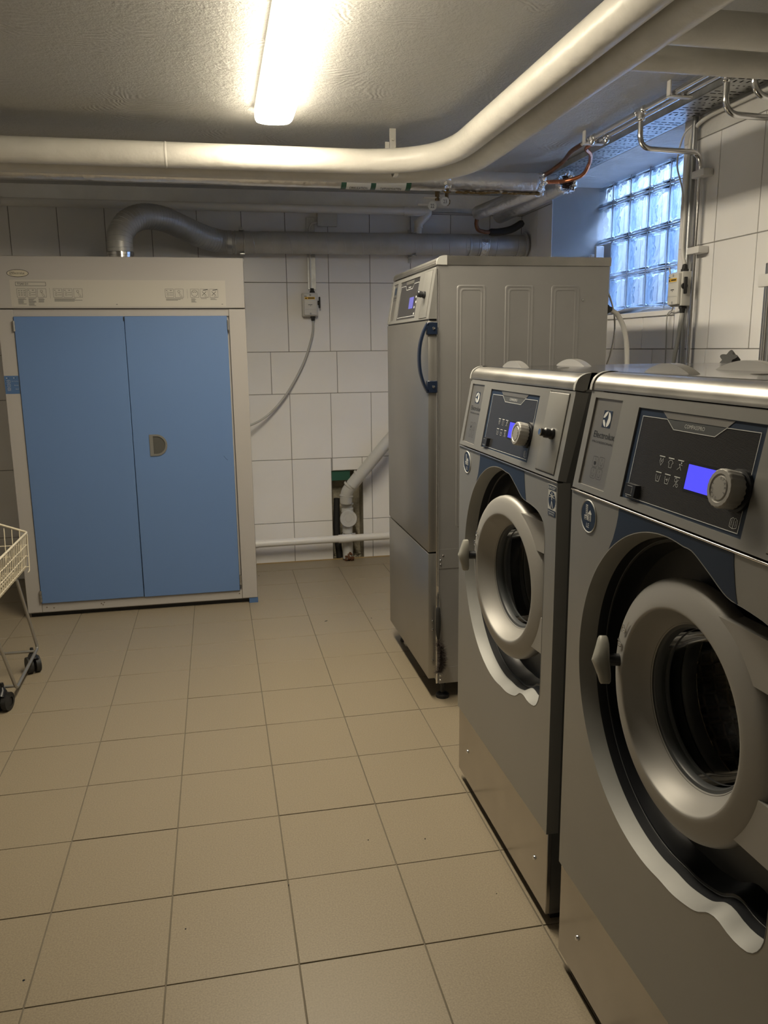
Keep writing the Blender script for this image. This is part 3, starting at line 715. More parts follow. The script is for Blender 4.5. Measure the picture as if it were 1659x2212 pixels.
    b = B(); b.lathe([(.150, .045), (.205, .045), (.2140, .034), (.2160, .020), (.2152, .012), (.2130, .0065), (.208, .0020), (.199, -.0015), (.188, -.0045), (.178, -.0068), (.1705, -.0082), (.1675, -.0081), (.1657, -.0068), (.1645, -.0045), (.1585, .0085), (.1490, .0230), (.140, .0335), (.137, .036)], (0, .22, .79+dz), (1, 0, 0), 112)
    ring = b.obj('door_ring', M_ring, R, (hx, hy, 0), (0, 0, phi), label='thick silver ring of the round door', ang=60)
    b = B(); b.lathe([(.139, .0335), (.1395, .036), (.137, .038), (.132, .0385), (.130, .041), (.1295, .058), (.127, .060), (.1265, .064)], (0, .22, .79+dz), (1, 0, 0), 80).obj('gasket', M_gasket, ring)
    B().lathe([(.1285, .050), (.126, .070), (.119, .095), (.100, .120), (.06, .135), (0, .140)], (0, .22, .79+dz), (1, 0, 0), 64).obj('door_glass', M_dglass, ring, ang=70)
    for z0, z1 in ((.905, .980), (.655, .745)):
        b = B(); y0 = -.055
        cp_ = [(.22-math.sqrt(.208**2-(z0+(z1-z0)*i/8-.79)**2), z0+(z1-z0)*i/8+dz) for i in range(9)]
        b.poly([V((.000, y, z)) for y, z in [(y0, z0+dz)]+cp_+[(y0, z1+dz)]], (.036, 0, 0))
        b.obj('hinge_arm', M_ring, ring)
    # handle: black stub and winged grip
    
    b = B(); b.lathe([(.0135, .0), (.0125, .004), (.0115, .012), (.0115, .036)], V((.006, .22+.182, .806+dz)), (-1, .28, 0), 20); b.obj('handle_stub', M_black, ring)
    g0 = V((.006, .22+.182, .806+dz))+V((-1, .28, 0)).normalized()*.034
    b = B(); ax = V((-1, .28, 0)).normalized(); sd = V((.28, 1, 0)).normalized(); up = V((0, 0, 1)); sd, up = sd*math.cos(grip)-up*math.sin(grip), up*math.cos(grip)+sd*math.sin(grip)
    secs = [(-.044, .009, .010, -.001), (-.040, .015, .013, -.001), (-.028, .021, .015, .0), (-.012, .025, .018, .003), (.0, .026, .021, .005), (.012, .025, .018, .003), (.028, .020, .015, 0), (.040, .013, .012, -.001), (.044, .008, .009, -.001)]
    vs = []; n_ = 16
    for zz, wy, wx, fx in secs:
        for j in range(n_):
            a = 2*PI*j/n_; ca, sa = math.cos(a), math.sin(a); ca = math.copysign(abs(ca)**.7, ca); sa = math.copysign(abs(sa)**.7, sa)
            vs.append(g0+ax*(.006+fx+wx*.75*ca)+sd*(wy*.75*sa)+up*zz)
    b.add(vs, [(i*n_+j, i*n_+(j+1) % n_, (i+1)*n_+(j+1) % n_, (i+1)*n_+j) for i in range(len(secs)-1) for j in range(n_)]+[tuple(range(n_)), tuple((len(secs)-1)*n_+j for j in range(n_))])
    b.obj('handle', mat('grey_handle', (.27, .265, .235), .38), ring, label='winged grey door handle')
    b = B()
    for ang, op in ((164, 1), (154, 0)):
        a = math.radians(ang); c = V((-.0092, .22-.187*math.cos(a), .79+dz+.187*math.sin(a))); u = V((0, -1, 0)); v_ = V((0, 0, 1)); s_ = .8
        q = lambda x, y: c+u*x*s_+v_*y*s_+V((.0006, 0, 0))
        b.tube([q(x, y) for x, y in rrect(-.007, -.008, .007, .003, .003, 3)+[rrect(-.007, -.008, .007, .003, .003, 3)[0]]], .0008, 6)
        b.tube([q(.0045*math.cos(t)-(.004*op), .004+.006*math.sin(t)) for t in [i*PI/8 for i in range(9)]], .0008, 6)
        b.tube([q(0, -.004), q(0, -.0015)], .0008, 6)
    b.tube([V((-.0088, .22-.181*math.cos(math.radians(t)), .79+dz+.181*math.sin(math.radians(t)))) for t in range(146, 156)], .0007, 6)
    b.obj('lock_symbols', M_chrome, ring)
    return R
G_w = 'silver front-loading washing machines along the right wall'
make_washer(1.497, .692, .001, .025, 'nearer silver washing machine cut by right edge of photo, fully lit blue display', None, .42)
make_washer(2.328, .708, -.006, .09, 'farther silver washing machine between the tall dryer and the nearest washer, door ajar', None)

# ================================================================== DRYER
D0 = (.765, 3.64, 0)
DR = thing('tumble_dryer', 'tall grey tumble dryer with blue door handle and embossed side', 'tumble dryer', D0)
DW = .725
def dl(x, a, z): return V((x, -a, z))
b = B(); xs0 = .038
# near side with three embossed panels
side = [(x0-.765, x1-.765, .70, 1.60) for x0, x1 in ((.871, .983), (1.055, 1.168), (1.235, 1.35))]
sp_ = B().box(xs0-.001, .700, -DW, -DW+.0035, .618, 1.668).obj('side_panel', M_dside, DR, label='grey side panel with three embossed ovals')
for x0, x1, z0, z1 in side:
    b = B(); loops = []
    for e, h, r in ((.0, -.0005, .011), (.0015, .0009, .012), (.0045, .0016, .013), (.0075, .0010, .013), (.0090, .0003, .013), (.0135, .0003, .012), (.0150, .0011, .011), (.0170, .0013, .011), (.0195, .0007, .010), (.0210, -.0005, .010)):
        loops.append([V((x, -DW-h, z)) for x, z in rrect(x0+e, z0+e, x1-e, z1-e, r, 6)])
    k = len(loops[0]); b.add(sum(loops, []), [(i*k+j, i*k+(j+1) % k, (i+1)*k+(j+1) % k, (i+1)*k+j) for i in range(len(loops)-1) for j in range(k)])
    b.obj('embossed_ridge', M_dside, sp_, ang=80)
b = B(); b.box(xs0, .700, -DW+.004, -.002, .07, 1.668); b.box(xs0+.002, .70, -DW-.0, -DW+.004, .07, .618)
b.obj('cabinet', M_dside, DR)
b = B(); b.box(xs0+.004, .70, -DW-.0015, -DW+.001, .540, .617); b.box(xs0+.004, .70, -DW-.0015, -DW+.001, .068, .135)
split(b, 'side_bracket', M_dside, DR)
b = B()
for x, z in ((.058, .592), (.048, .574), (.048, .556), (.048, .121), (.048, .101), (.048, .083), (.595, 1.547), (.592, 1.324), (.612, .9)):
    b.lathe([(.0, .0035), (.003, .003), (.0045, .001), (.0045, 0)], (x, -DW-.001, z), (0, -1, 0), 12)
split(b, 'screw', M_chrome, DR)
B().tube([(xs0-.004, -DW+.0, .07), (xs0-.004, -DW+.0, 1.655)], .004, 10).obj('corner_trim', M_chrome, DR)
# doors
b = B(); b.box(0, .034, -DW+.003, -.0, .607, 1.474, bev=.003, seg=2); ud = b.obj('upper_door', M_steel, DR)
b = B(); b.box(0, .034, -DW+.003, -.0, .090, .601, bev=.003, seg=2); b.obj('lower_door', M_steel, DR)
b = B()
for z in (.294, .329, .168): b.lathe([(0, .003), (.003, .0025), (.004, 0)], (.017, -DW+.003, z), (0, -1, 0), 12)
split(b, 'screw', M_chrome, DR)
# blue handle: two blocks and a bowed bar
b = B(); yh = -DW
for z0, z1 in ((1.424, 1.468), (1.214, 1.258)): b.box(-.006, .033, yh-.006, yh+.016, z0, z1, bev=.002)
pts = spline([(-.004, 0, 1.462), (-.018, 0, 1.432), (-.030, 0, 1.390), (-.034, 0, 1.341), (-.030, 0, 1.292), (-.018, 0, 1.250), (-.004, 0, 1.220)], 6); vs = []
for p in pts: vs += [V((p.x-.0045, yh-.006, p.z)), V((p.x+.0045, yh-.006, p.z)), V((p.x+.0045, yh+.014, p.z)), V((p.x-.0045, yh+.014, p.z))]
b.add(vs, [(4*i+j, 4*i+(j+1) % 4, 4*i+4+(j+1) % 4, 4*i+4+j) for i in range(len(pts)-1) for j in range(4)]+[(0, 1, 2, 3), tuple(4*(len(pts)-1)+j for j in range(4))])
hd = b.obj('door_handle', M_navy2, ud, label='navy bowed door handle')
b = B()
for z in (1.446, 1.236): b.lathe([(0, .004), (.005, .003), (.006, 0)], (.018, yh-.006, z), (0, -1, 0), 14)
split(b, 'screw', M_chrome, ud)
# tilted control panel
sl = math.hypot(.030, .182); tv = V((.030, 0, .182))/sl; nv = V((-tv.z, 0, tv.x))
PD = lambda a, s_, h=0: V((.0, -a, 1.480))+tv*s_+nv*h
b = B(); recessed(b, PD, 0, DW, 0, sl, [(.03, .115, .012, .170), (.165, .500, .012, .170), (.575, .690, .004, .178)], .003)
b.add([PD(0, 0), PD(DW, 0), PD(DW, 0, -.035), PD(0, 0, -.035), PD(0, sl), PD(DW, sl), PD(DW, sl, -.02), PD(0, sl, -.02)], [(0, 1, 2, 3), (4, 5, 6, 7)])
b.poly([PD(DW, 0), PD(DW, sl), V((.0365, -DW, 1.668)), V((.0365, -DW, 1.480))]); b.poly([PD(0, 0), PD(0, sl), V((.0365, 0, 1.668)), V((.0365, 0, 1.480))])
b.obj('control_panel', M_front, DR)
B().box(.004, .04, -DW+.004, -.004, 1.473, 1.482).obj('shadow_gap', M_black, DR)
U = (0, -1, 0)
d = Dec(B(), PD(0, 0), U, tv, nv, -.0026); d.rect(.032, .014, .113, .168); bp = d.b.obj('badge_plate', M_steel, DR)
d = Dec(B(), PD(0, 0), U, tv, nv, -.0022); d.rect(.056, .125, .088, .155); d.b.obj('logo_square', M_navy, bp); d = Dec(B(), PD(0, 0), U, tv, nv, -.0022); d.text('Electrolux', .040, .108, h=.010, w=.066); d.text('PROFESSIONAL', .040, .100, h=.0035, w=.066); d.b.obj('lettering', M_print, bp)
d = Dec(B(), PD(0, 0), U, tv, nv, -.0024); d.rect(.166, .013, .499, .169); sp = d.b.obj('screen_panel', M_ribbed, DR, label='black ribbed display panel')
d = Dec(B(), PD(0, 0), U, tv, nv, -.0018); d.line([(.178, .022), (.178, .150), (.262, .150), (.284, .132), (.385, .132), (.408, .150), (.487, .150), (.487, .022)], .0016, True)
for i, (a, z) in enumerate(((.470, .095), (.478, .075), (.462, .055), (.468, .030))): d.rect(a-.006, z-.004, a+.006, z+.004)
d.text('COMPASSPRO', .334, .137, h=.006, w=.05, align='c'); d.b.obj('panel_print', M_printw, sp)
d = Dec(B(), PD(0, 0), U, tv, nv, -.0018); d.poly([(.262, .166), (.408, .166), (.400, .153), (.270, .153)]); d.b.obj('silver_tab', M_steel, sp)
d = Dec(B(), PD(0, 0), U, tv, nv, -.0014); d.rect(.365, .052, .437, .097); d.b.obj('display', M_lcd2, sp, label='small violet display')
b = B(); c8 = []
for h, e in ((-.0029, .002), (.002, .002), (.0032, .005)): c8 += [PD(a, s_, h) for a, s_ in ((.575+e, .004+e), (.690-e, .004+e), (.690-e, .178-e), (.575+e, .178-e))]
b.add(c8, [(8, 9, 10, 11)]+[(k*4+i, k*4+(i+1) % 4, k*4+4+(i+1) % 4, k*4+4+i) for k in (0, 1) for i in range(4)])
cd = b.obj('coin_door', M_front, DR)
b = B(); b.lathe([(.013, 0), (.013, .008), (.010, .010), (.012, .014), (.012, .026), (.009, .029), (.0, .030)], PD(.632, .090, .003), nv, 20); b.obj('lock', M_black, cd)
# top
b = B(); prof = [(.030, 1.668), (.030, 1.676)]+[(.031+.030*(1-math.cos(a)), 1.677+.023*math.sin(a)) for a in [i*PI/2/8 for i in range(9)]]+[(.705, 1.700), (.705, 1.669)]
k = len(prof); vs = [V((x, -a, z)) for a in (-.003, DW+.003) for x, z in prof]
b.add(vs, [(j, (j+1) % k, k+(j+1) % k, k+j) for j in range(k)]+[tuple(range(k)), tuple(k+j for j in range(k))]); b.obj('top_cover', M_roll, DR)
b = B(); pp = [(x-.001, z+.0015) for x, z in prof[:11]]+[(.068, 1.7015), (.068, 1.668)]
b.poly([V((x, -DW+.002, z)) for x, z in pp], (0, -.008, 0)); b.obj('corner_cap', M_lgrey, DR)
# feet
for x, a in ((.065, DW-.025), (.065, .05), (.64, DW-.03), (.64, .05)):
    b = B(); b.cyl((x, -a, .008), (x, -a, .075), .008, 12); b.lathe([(.012, .052), (.012, .062), (.009, .062)], (x, -a, 0), (0, 0, 1), 6); b.lathe([(0, .018), (.018, .018), (.026, .013), (.027, 0), (0, 0)], (x, -a, 0), (0, 0, 1), 24)
    b.obj('foot', M_black, DR)
B().box(.03, .05, -.20, -.16, .028, .095, bev=.002).obj('hinge_lug', M_grey, DR)
B().box(.052, .700, -DW+.02, -.02, .060, .072).obj('base_pan', M_side, DR)

# dusting brush hanging on a chain at the dryer corner
br = thing('dusting_brush', 'small black handled brush hanging by dryer corner', 'brush', (.787, 2.9, 0))
b = B(); b.tube([(.012, .004, 1.45), (.012, .0, 1.0), (.012, -.002, .455)], .0016, 6); b.obj('cord', M_chrome, br)
b = B(); b.tube(spline([(.012, 0, .455), (.006, -.002, .43), (.006, -.002, .40), (.012, -.003, .385), (.018, -.002, .40), (.018, -.002, .43), (.012, 0, .455)], 5), .0017, 6); b.cyl((.012, 0, .452), (.012, 0, .475), .0035, 8); b.obj('wire_loop', M_chrome, br)
b = B(); b.tube([(.012, -.004, .392), (.012, -.004, .385), (.012, -.005, .36), (.012, -.005, .33), (.0115, -.005, .30), (.012, -.004, .275), (.013, -.003, .262)], [.005, .008, .0095, .0105, .010, .007, .005], 12); b.obj('handle', M_rubber, br)
b = B(); path = spline([(.012, -.004, .265), (.018, -.010, .235), (.022, -.014, .20), (.020, -.014, .165), (.012, -.010, .135)], 4)
b.tube(path, .0025, 6); rnd = random.Random(3)
for p in spline([(.014, -.006, .250), (.021, -.016, .22), (.024, -.018, .19), (.021, -.016, .155), (.012, -.012, .128)], 40):
    for q in range(9):
        d_ = V((rnd.gauss(0, 1), rnd.gauss(-.25, .7), rnd.gauss(0, .5))).normalized(); Lh = rnd.uniform(.016, .030); p1 = p+d_*Lh; sd_ = d_.orthogonal().normalized()*.0007
        if p1.y > .012: continue
        b.add([p-sd_, p+sd_, p1], [(0, 1, 2)])
bo = b.obj('bristles', M_bristle, br, kind='stuff')

# ================================================================== DRYING CABINET
CY = 4.36
CB = thing('drying_cabinet', 'large grey drying cabinet with two blue doors', 'drying cabinet', (-.4315, CY, 0))
ox = .4315
def bx(b, x0, x1, z0, z1, y0, y1, bev=0): return b.box(x0+ox, x1+ox, y0, y1, z0, z1, bev=bev)
b = B(); bx(b, -1.030, .167, .02, 1.583, .025, .60); b.obj('cabinet', M_cream, CB)
b = B(); bx(b, -1.030, -.958, .030, 1.583, 0, .03, .002); b.obj('side_post', M_cream, CB)
b = B(); bx(b, .083, .167, .030, 1.583, 0, .03, .002); b.obj('side_post', M_cream, CB)
b = B(); bx(b, -1.034, .167, 1.587, 1.836, -.004, .60, .003); hdr = b.obj('header', M_cream, CB)
b = B(); bx(b, -.958, .083, 1.55, 1.585, .012, .03); bx(b, -.957, .082, .030, .078, .004, .03); split(b, 'door_frame', M_cream, CB)
B().box(-1.02+ox, .16+ox, .03, .58, 0, .03).obj('base', M_black, CB)
b = B(); bx(b, .12, .168, .0, .028, .002, .04); b.obj('adjuster_foot', M_blue2, CB)
ld = B(); bx(ld, -.9565, -.4378, .080, 1.549, -.008, .012, .002); ld = ld.obj('door', M_blue, CB)
# right door has a half-round pull cut into it, drawn as a plate with a bowl
rd = B(); bx(rd, -.4352, .072, .078, 1.549, -.008, .012, .002); rd = rd.obj('door', M_blue, CB)
b = B(); hx0, hz0, hr = -.354, .895, .056
arc = [(hx0+.0, hz0+hr)]+[(hx0+.034+hr*.98*math.sin(t), hz0+hr*math.cos(t)) for t in [i*PI/18 for i in range(19)]]+[(hx0, hz0-hr)]
arc_i = [(hx0+.018, hz0+hr-.010)]+[(hx0+.034+(hr-.010)*.97*math.sin(t), hz0+(hr-.010)*math.cos(t)) for t in [i*PI/18 for i in range(19)]]+[(hx0+.018, hz0-hr+.010)]
k = len(arc); vs = []
for (ax_, az), (bx_, bz) in zip(arc, arc_i):
    vs += [V((ax_+ox, -.0085, az)), V((ax_+ox, -.0125, az)), V((bx_+ox, -.0125, bz)), V((bx_+ox, -.0082, bz))]
b.add(vs, [(4*i+j, 4*((i+1) % k)+j, 4*((i+1) % k)+j+1, 4*i+j+1) for i in range(k) for j in range(3)])
pull = b.obj('door_pull', mat('dark_grey_pull', (.16, .16, .15), .4), rd, label='half-round grey finger pull')
b = B(); b.poly([V((x+ox, -.0086, z)) for x, z in arc_i]); b.obj('pull_bowl', mat('pull_bowl_grey', (.08, .08, .075), .35), rd)
b = B(); bx(b, -.002-.438, .002-.438, 1.525, 1.545, -.011, -.005); b.obj('door_catch', M_black, CB)
for x, z0, z1 in ((-.957, 1.478, 1.528), (.0765, 1.478, 1.528), (-.957, .090, .150), (.0765, .112, .165)):
    b = B(); zz = [z0+(z1-z0)*t for t in (0, .32, .34, .66, .68, 1)]
    for q in range(3): b.cyl((x+ox, -.010, zz[2*q]), (x+ox, -.010, zz[2*q+1]), .0062, 12)
    b.box(x+ox-.004, x+ox+.004, -.008, .0, z0, z1); b.obj('hinge', M_steel, CB)
b = B()
for x, z in ((-.66, .055), (-.645, .060), (-.652, .048), (-.935, .055), (.068, .058), (-.90, .05)):
    b.lathe([(0, .0015), (.003, .0012), (.0035, 0)], (x+ox, .004, z), (0, -1, 0), 10)
split(b, 'rivet', mat('dull_brown', (.15, .12, .09), .6), CB)
dk = lambda h: Dec(B(), (ox, -.004, 0), (1, 0, 0), (0, 0, 1), (0, -1, 0), h)
d = dk(.0006); d.rect(-.958, 1.597, .071, 1.724); d.b.obj('instruction_strip', mat('instruction_strip_grey', (.45, .43, .385), .42), hdr)
d = dk(.0012); d.disc(-.9175, 1.7535, .0485, .0165, 40); bd = d.b.obj('brand_plate', mat('cream_plate', (.50, .46, .36), .4), hdr)
d = dk(.0016); d.ring(-.9175, 1.7535, .0505, .0022, .0180, 40); d.line([(-.953, 1.748), (-.944, 1.748), (-.944, 1.759), (-.953, 1.759)], .0012, True); d.line([(-.953, 1.748), (-.944, 1.759)], .0012); d.text('Electrolux', -.940, 1.7485, h=.0115, w=.054); d.b.obj('lettering', M_print, hdr)
d = dk(.0012)
d.line(rrect(-.932, 1.694, -.793, 1.7125, .003, 3), .0014, True); d.text('TS4121', -.925, 1.6985, h=.0105, w=.050)
S = .0405
def icon(x, z, kind):
    d.line([(x, z-S), (x+S, z-S), (x+S, z), (x, z)], .0010, True)
    if kind == 0:
        for i in range(3):
            for j in range(3): d.line([(x+.007+i*.012, z-.010-j*.010), (x+.013+i*.012, z-.010-j*.010)], .002)
    if kind == 1:
        d.line([(x+.005, z-.007), (x+.010, z-.007)], .002); d.line([(x+.024, z-.007), (x+.031, z-.007)], .002)
        for q in (0, 1): d.ring(x+.012, z-.018-q*.011, .0048, .0009, n=12); d.line([(x+.020, z-.018-q*.011), (x+.037, z-.018-q*.011)], .0014)
    if kind == 2:
        d.ring(x+.019, z-.012, .006, .0012, n=12); d.line([(x+.022, z-.018), (x+.034, z-.036), (x+.026, z-.037), (x+.018, z-.018)], .0009)
    if kind == 3: d.ring(x+S/2, z-S/2, .016, .0014, n=24); d.line([(x+.010, z-.013), (x+.0145, z-.016), (x+.020, z-.013), (x+.0255, z-.016), (x+.030, z-.013)], .0014)
    if kind == 4:
        d.line([(x+.010, z-.012), (x+.030, z-.031)], .0018); d.line([(x+.030, z-.012), (x+.010, z-.031)], .0018); d.line([(x+.016, z-.005), (x+.036, z-.002)], .003); d.line([(x+.022, z-.03), (x+.024, z-.038), (x+.036, z-.038)], .001)
for x, kk in ((-.929, 0), (-.882, 1), (-.835, 2), (-.761, 1), (-.714, 1), (-.666, 2), (-.228, 1), (-.180, 2), (-.104, 3), (-.056, 4), (-.008, 4)): icon(x, 1.681, kk)
rn = random.Random(5)
for x, n_, w_ in ((-.926, 7, .038), (-.878, 9, .034), (-.832, 5, .036), (-.758, 4, .130), (-.758, 1, .100), (-.225, 3, .084), (-.101, 5, .028), (-.053, 1, .028), (-.005, 2, .030)):
    for q in range(n_):
        xe = x+w_*rn.uniform(.6, 1); xx = x
        while xx < xe: l_ = rn.uniform(.003, .009); d.line([(xx, 1.6345-q*.0042), (min(xe, xx+l_), 1.6345-q*.0042)], .0015); xx += l_+.0016
d.line([(-.778, 1.684), (-.776, 1.636)], .0006); d.line([(-.120, 1.682), (-.119, 1.636)], .0006); d.rect(-.470, 1.605, -.462, 1.607); d.rect(.048, 1.606, .056, 1.608)
d.b.obj('instruction_print', M_print, hdr)
# blue control label on left post
dl2 = lambda h: Dec(B(), (ox, 0, 0), (1, 0, 0), (0, 0, 1), (0, -1, 0), h)
d = dl2(.0006); d.rect(-1.038+.010, 1.174, -.9605, 1.263); cl = d.b.obj('control_label', M_blue2, CB, label='blue control label with three buttons')
d = dl2(.0012)
for q, (tx, wd_) in enumerate((('Torr / Torkning', .032), ('Skontork', .020), ('Start', .016))):
    z = 1.236-q*.019; d.line(rrect(-1.016, z-.008, -1.002, z+.006, .003, 3), .0011, True); d.text(tx, -.964, z-.0025, h=.004, w=wd_, align='r')
    if q < 2: d.line([(-1.009, z-.004), (-1.009, z+.003)], .0014)
    else: d.ring(-1.009, z-.001, .004, .0012, n=10)
d.rect(-1.019, 1.250, -1.014, 1.254); d.rect(-.985, 1.250, -.981, 1.254); d.b.obj('label_print', M_printw, cl)
d = dl2(.0012)
for x, z in ((-1.009, 1.252), (-.976, 1.252), (-1.021, 1.235), (-1.021, 1.216)): d.disc(x, z, .0018, n=10)
d.b.obj('indicator_dots', M_black, cl)
B().lathe([(.069, -.002), (.069, .012), (.067, .013), (.067, .030), (.069, .031), (.069, .045), (.066, .046)], (-.455+ox, 4.60-CY, 1.836), (0, 0, 1), 40).obj('duct_collar', M_chrome, CB)

# ================================================================== DUCT
dct = thing('ventilation_duct', 'grey spiral metal duct running along the back wall to right wall', 'duct', (-.455, 5.08, 1.87))
def dp(x, y, z): return V((x+.455, y-5.08, z-1.87))
flex = spline([dp(-.455, 4.60, 1.884), dp(-.455, 4.60, 1.93), dp(-.447, 4.62, 1.985), dp(-.405, 4.67, 2.047), dp(-.330, 4.74, 2.085), dp(-.235, 4.83, 2.085), dp(-.14, 4.91, 2.055), dp(-.04, 5.0, 2.022), dp(.05, 5.065, 2.005), dp(.11, 5.08, 2.0)], 16)
rs = []; acc = 0
for i, p in enumerate(flex):
    if i: acc += (p-flex[i-1]).length
    rs.append(.0660)
b = B(); b.tube(flex, rs, 40); b.obj('flexible_elbow', M_galvd, dct)
b = B(); step = 0; nxt = .02; acc = 0
for i in range(1, len(flex)-1):
    acc += (flex[i]-flex[i-1]).length
    if acc >= nxt:
        T = (flex[i+1]-flex[i-1]).normalized(); b.lathe([(.0655, -.0012), (.0672, 0), (.0655, .0012)], flex[i], T, 36); nxt += .021
split(b, 'elbow_rib', M_seam, dct)
b = B(); b.cyl(dp(.10, 5.08, 2.0), dp(1.976, 5.08, 2.005), .0635, 48); b.obj('spiral_pipe', M_galvd, dct)
b = B()   # helical lock seam
x = .24
while x < 1.70:
    pts = [dp(x+.035*(t/PI)+.0, 5.08-.0640*math.sin(t), 2.0+.0640*math.cos(t)) for t in [i*PI/14 for i in range(15)]]
    b.tube(pts, .0018, 6); x += .1085
split(b, 'spiral_seam', M_seam, dct)
for x, wd in ((.105, .030), (.150, .008), (.200, .010), (1.585, .014), (1.645, .008), (1.70, .010), (1.76, .006), (1.90, .006)):
    b = B(); b.lathe([(.0635, 0), (.0672, .002), (.0672, wd-.002), (.0635, wd)], dp(x, 5.08, 2.0), (1, 0, 0), 48); b.obj('coupling_ring', M_seam, dct)
b = B(); b.lathe([(.0655, 0), (.0655, .050)], dp(1.662, 5.08, 2.0), (1, 0, 0), 48); b.obj('foil_tape', M_foil2, dct)
b = B(); b.lathe([(.064, 0), (.078, .002), (.080, .012), (.068, .015)], dp(1.950, 5.08, 2.005), (1, 0, 0), 40); b.obj('wall_collar', M_galvd, dct)
for x in (.192, 1.236):
    b = B(); b.box(x+.455-.012, x+.455+.012, -.03, .10, .066+.13-.002, .066+.13+.004) if 0 else None
    b.box(x+.455-.014, x+.455+.014, -.035, .098, .1945, .200); b.box(x+.455-.014, x+.455+.014, -.035, .098, .0595, .065); b.box(x+.455-.010, x+.455+.010, .090, .099, .03, .23)
    split(b, 'wall_bracket', M_galv, dct)
b = B()
for x, t in ((1.575, .9), (1.575, 1.9), (1.61, 1.0), (1.665, .8), (1.70, 1.6), (1.73, .8), (1.73, 2.0), (.135, .9), (.135, 2.1)):
    b.sphere(dp(x, 5.08-.066*math.sin(t), 2.0+.066*math.cos(t)), .003, 8)
split(b, 'rivet', M_chrome, dct)

# ================================================================== CEILING LAMP
lp = thing('ceiling_lamp', 'long lit strip lamp on the ceiling', 'lamp', (.275, 2.75, ZC))
LX, LY0, LY1 = .074, -.95, .745
b = B(); b.box(-.0735, .0735, LY0+.012, LY1-.012, -.044, 0, bev=.006, seg=2); b.obj('housing', mat('glowing_lamp_flank', (.8, .78, .72), .5, emit=LAMP_COL, estr=.75), lp)
b = B(); prof = []
for i in range(17):
    a = PI*i/16; prof.append((-LX*math.cos(a), -.044-.020*math.sin(a)**.5))
ys = [LY0, LY0+.006, LY0+.02, LY0+.045, LY0+.08, LY1-.08, LY1-.045, LY1-.02, LY1-.006, LY1]; sc_ = [.62, .80, .92, .98, 1, 1, .98, .92, .80, .62]
vs = [(x*s_, y, -.042+(z+.042)*s_) for y, s_ in zip(ys, sc_) for x, z in prof]; k = len(prof)
b.add(vs, [(i*k+j, i*k+j+1, (i+1)*k+j+1, (i+1)*k+j) for i in range(len(ys)-1) for j in range(k-1)]+[tuple(range(k)), tuple((len(ys)-1)*k+j for j in range(k))]+[(i*k, (i+1)*k, (i+1)*k+k-1, i*k+k-1) for i in range(len(ys)-1)])
b.obj('diffuser', M_lamp, lp, ang=60)

# ================================================================== CEILING PIPES
def pipe_thing(name, label, pts, r, m, cat='pipe', n=20, group=None, fil=0, fn=8):
    p0 = V(pts[0]); pp = [V(p)-p0 for p in pts]
    if fil: pp = fillet(pp, fil, fn)
    b = B().tube(pp, r, n); o = b.obj(name, m, loc=p0, ang=50); return tag(o, label, cat, group)
P1 = pipe_thing('heating_pipe', 'thick cream painted pipe bending below the ceiling, lit by the lamp', [(-2.09, 3.655, 2.166), (1.010, 3.655, 2.166), (1.0, -1.59, 2.166)], .050, M_pipe, n=40, fil=.42, fn=14)
P2 = pipe_thing('heating_pipe', 'thick cream painted pipe tucked under and behind the lit one', [(-2.09, 3.785, 2.152), (1.125, 3.785, 2.150), (1.116, -1.59, 2.148)], .045, M_pipe, n=40, fil=.42, fn=14)
b = B(); c = V((1.065-(.0), 0, 0))
for x in (-.155,): b.lathe([(.050, -.005), (.0518, -.001), (.0516, .002), (.050, .006)], V((x+2.09, 0, 0)), (1, 0, 0), 40)
b.obj('joint_ridge', M_pipe, P1)
pipe_thing('branch_pipe', 'upper of the two thick white cross pipes at top right', [(1.075, 2.15, 2.207), (1.977, 2.16, 2.207)], .045, M_pipe, n=36)
pipe_thing('branch_pipe', 'lower thick white cross pipe at top right above the cable tray', [(1.075, 2.36, 2.198), (1.977, 2.37, 2.198)], .036, M_pipe, n=36)
hg = thing('pipe_hanger', 'white painted flat steel hanger holding the bent pipe', 'bracket', (.81, 3.70, ZC))
b = B(); b.box(-.014, .014, -.004, .004, -.105, 0, bev=.001); b.box(-.034, -.015, -.003, .003, -.11, -.055, bev=.001); b.obj('flat_bar', M_pipe, hg)
b = B(); b.lathe([(0, .006), (.006, .005), (.007, 0)], (0, -.004, -.045), (0, -1, 0), 6); b.obj('bolt', M_pipe, hg)
b = B(); b.lathe([(.050, -.010), (.054, -.007), (.054, .007), (.050, .010)], (0, -.045, -.155), (1, 0, 0), 36); b.obj('pipe_clamp', M_pipe, hg)

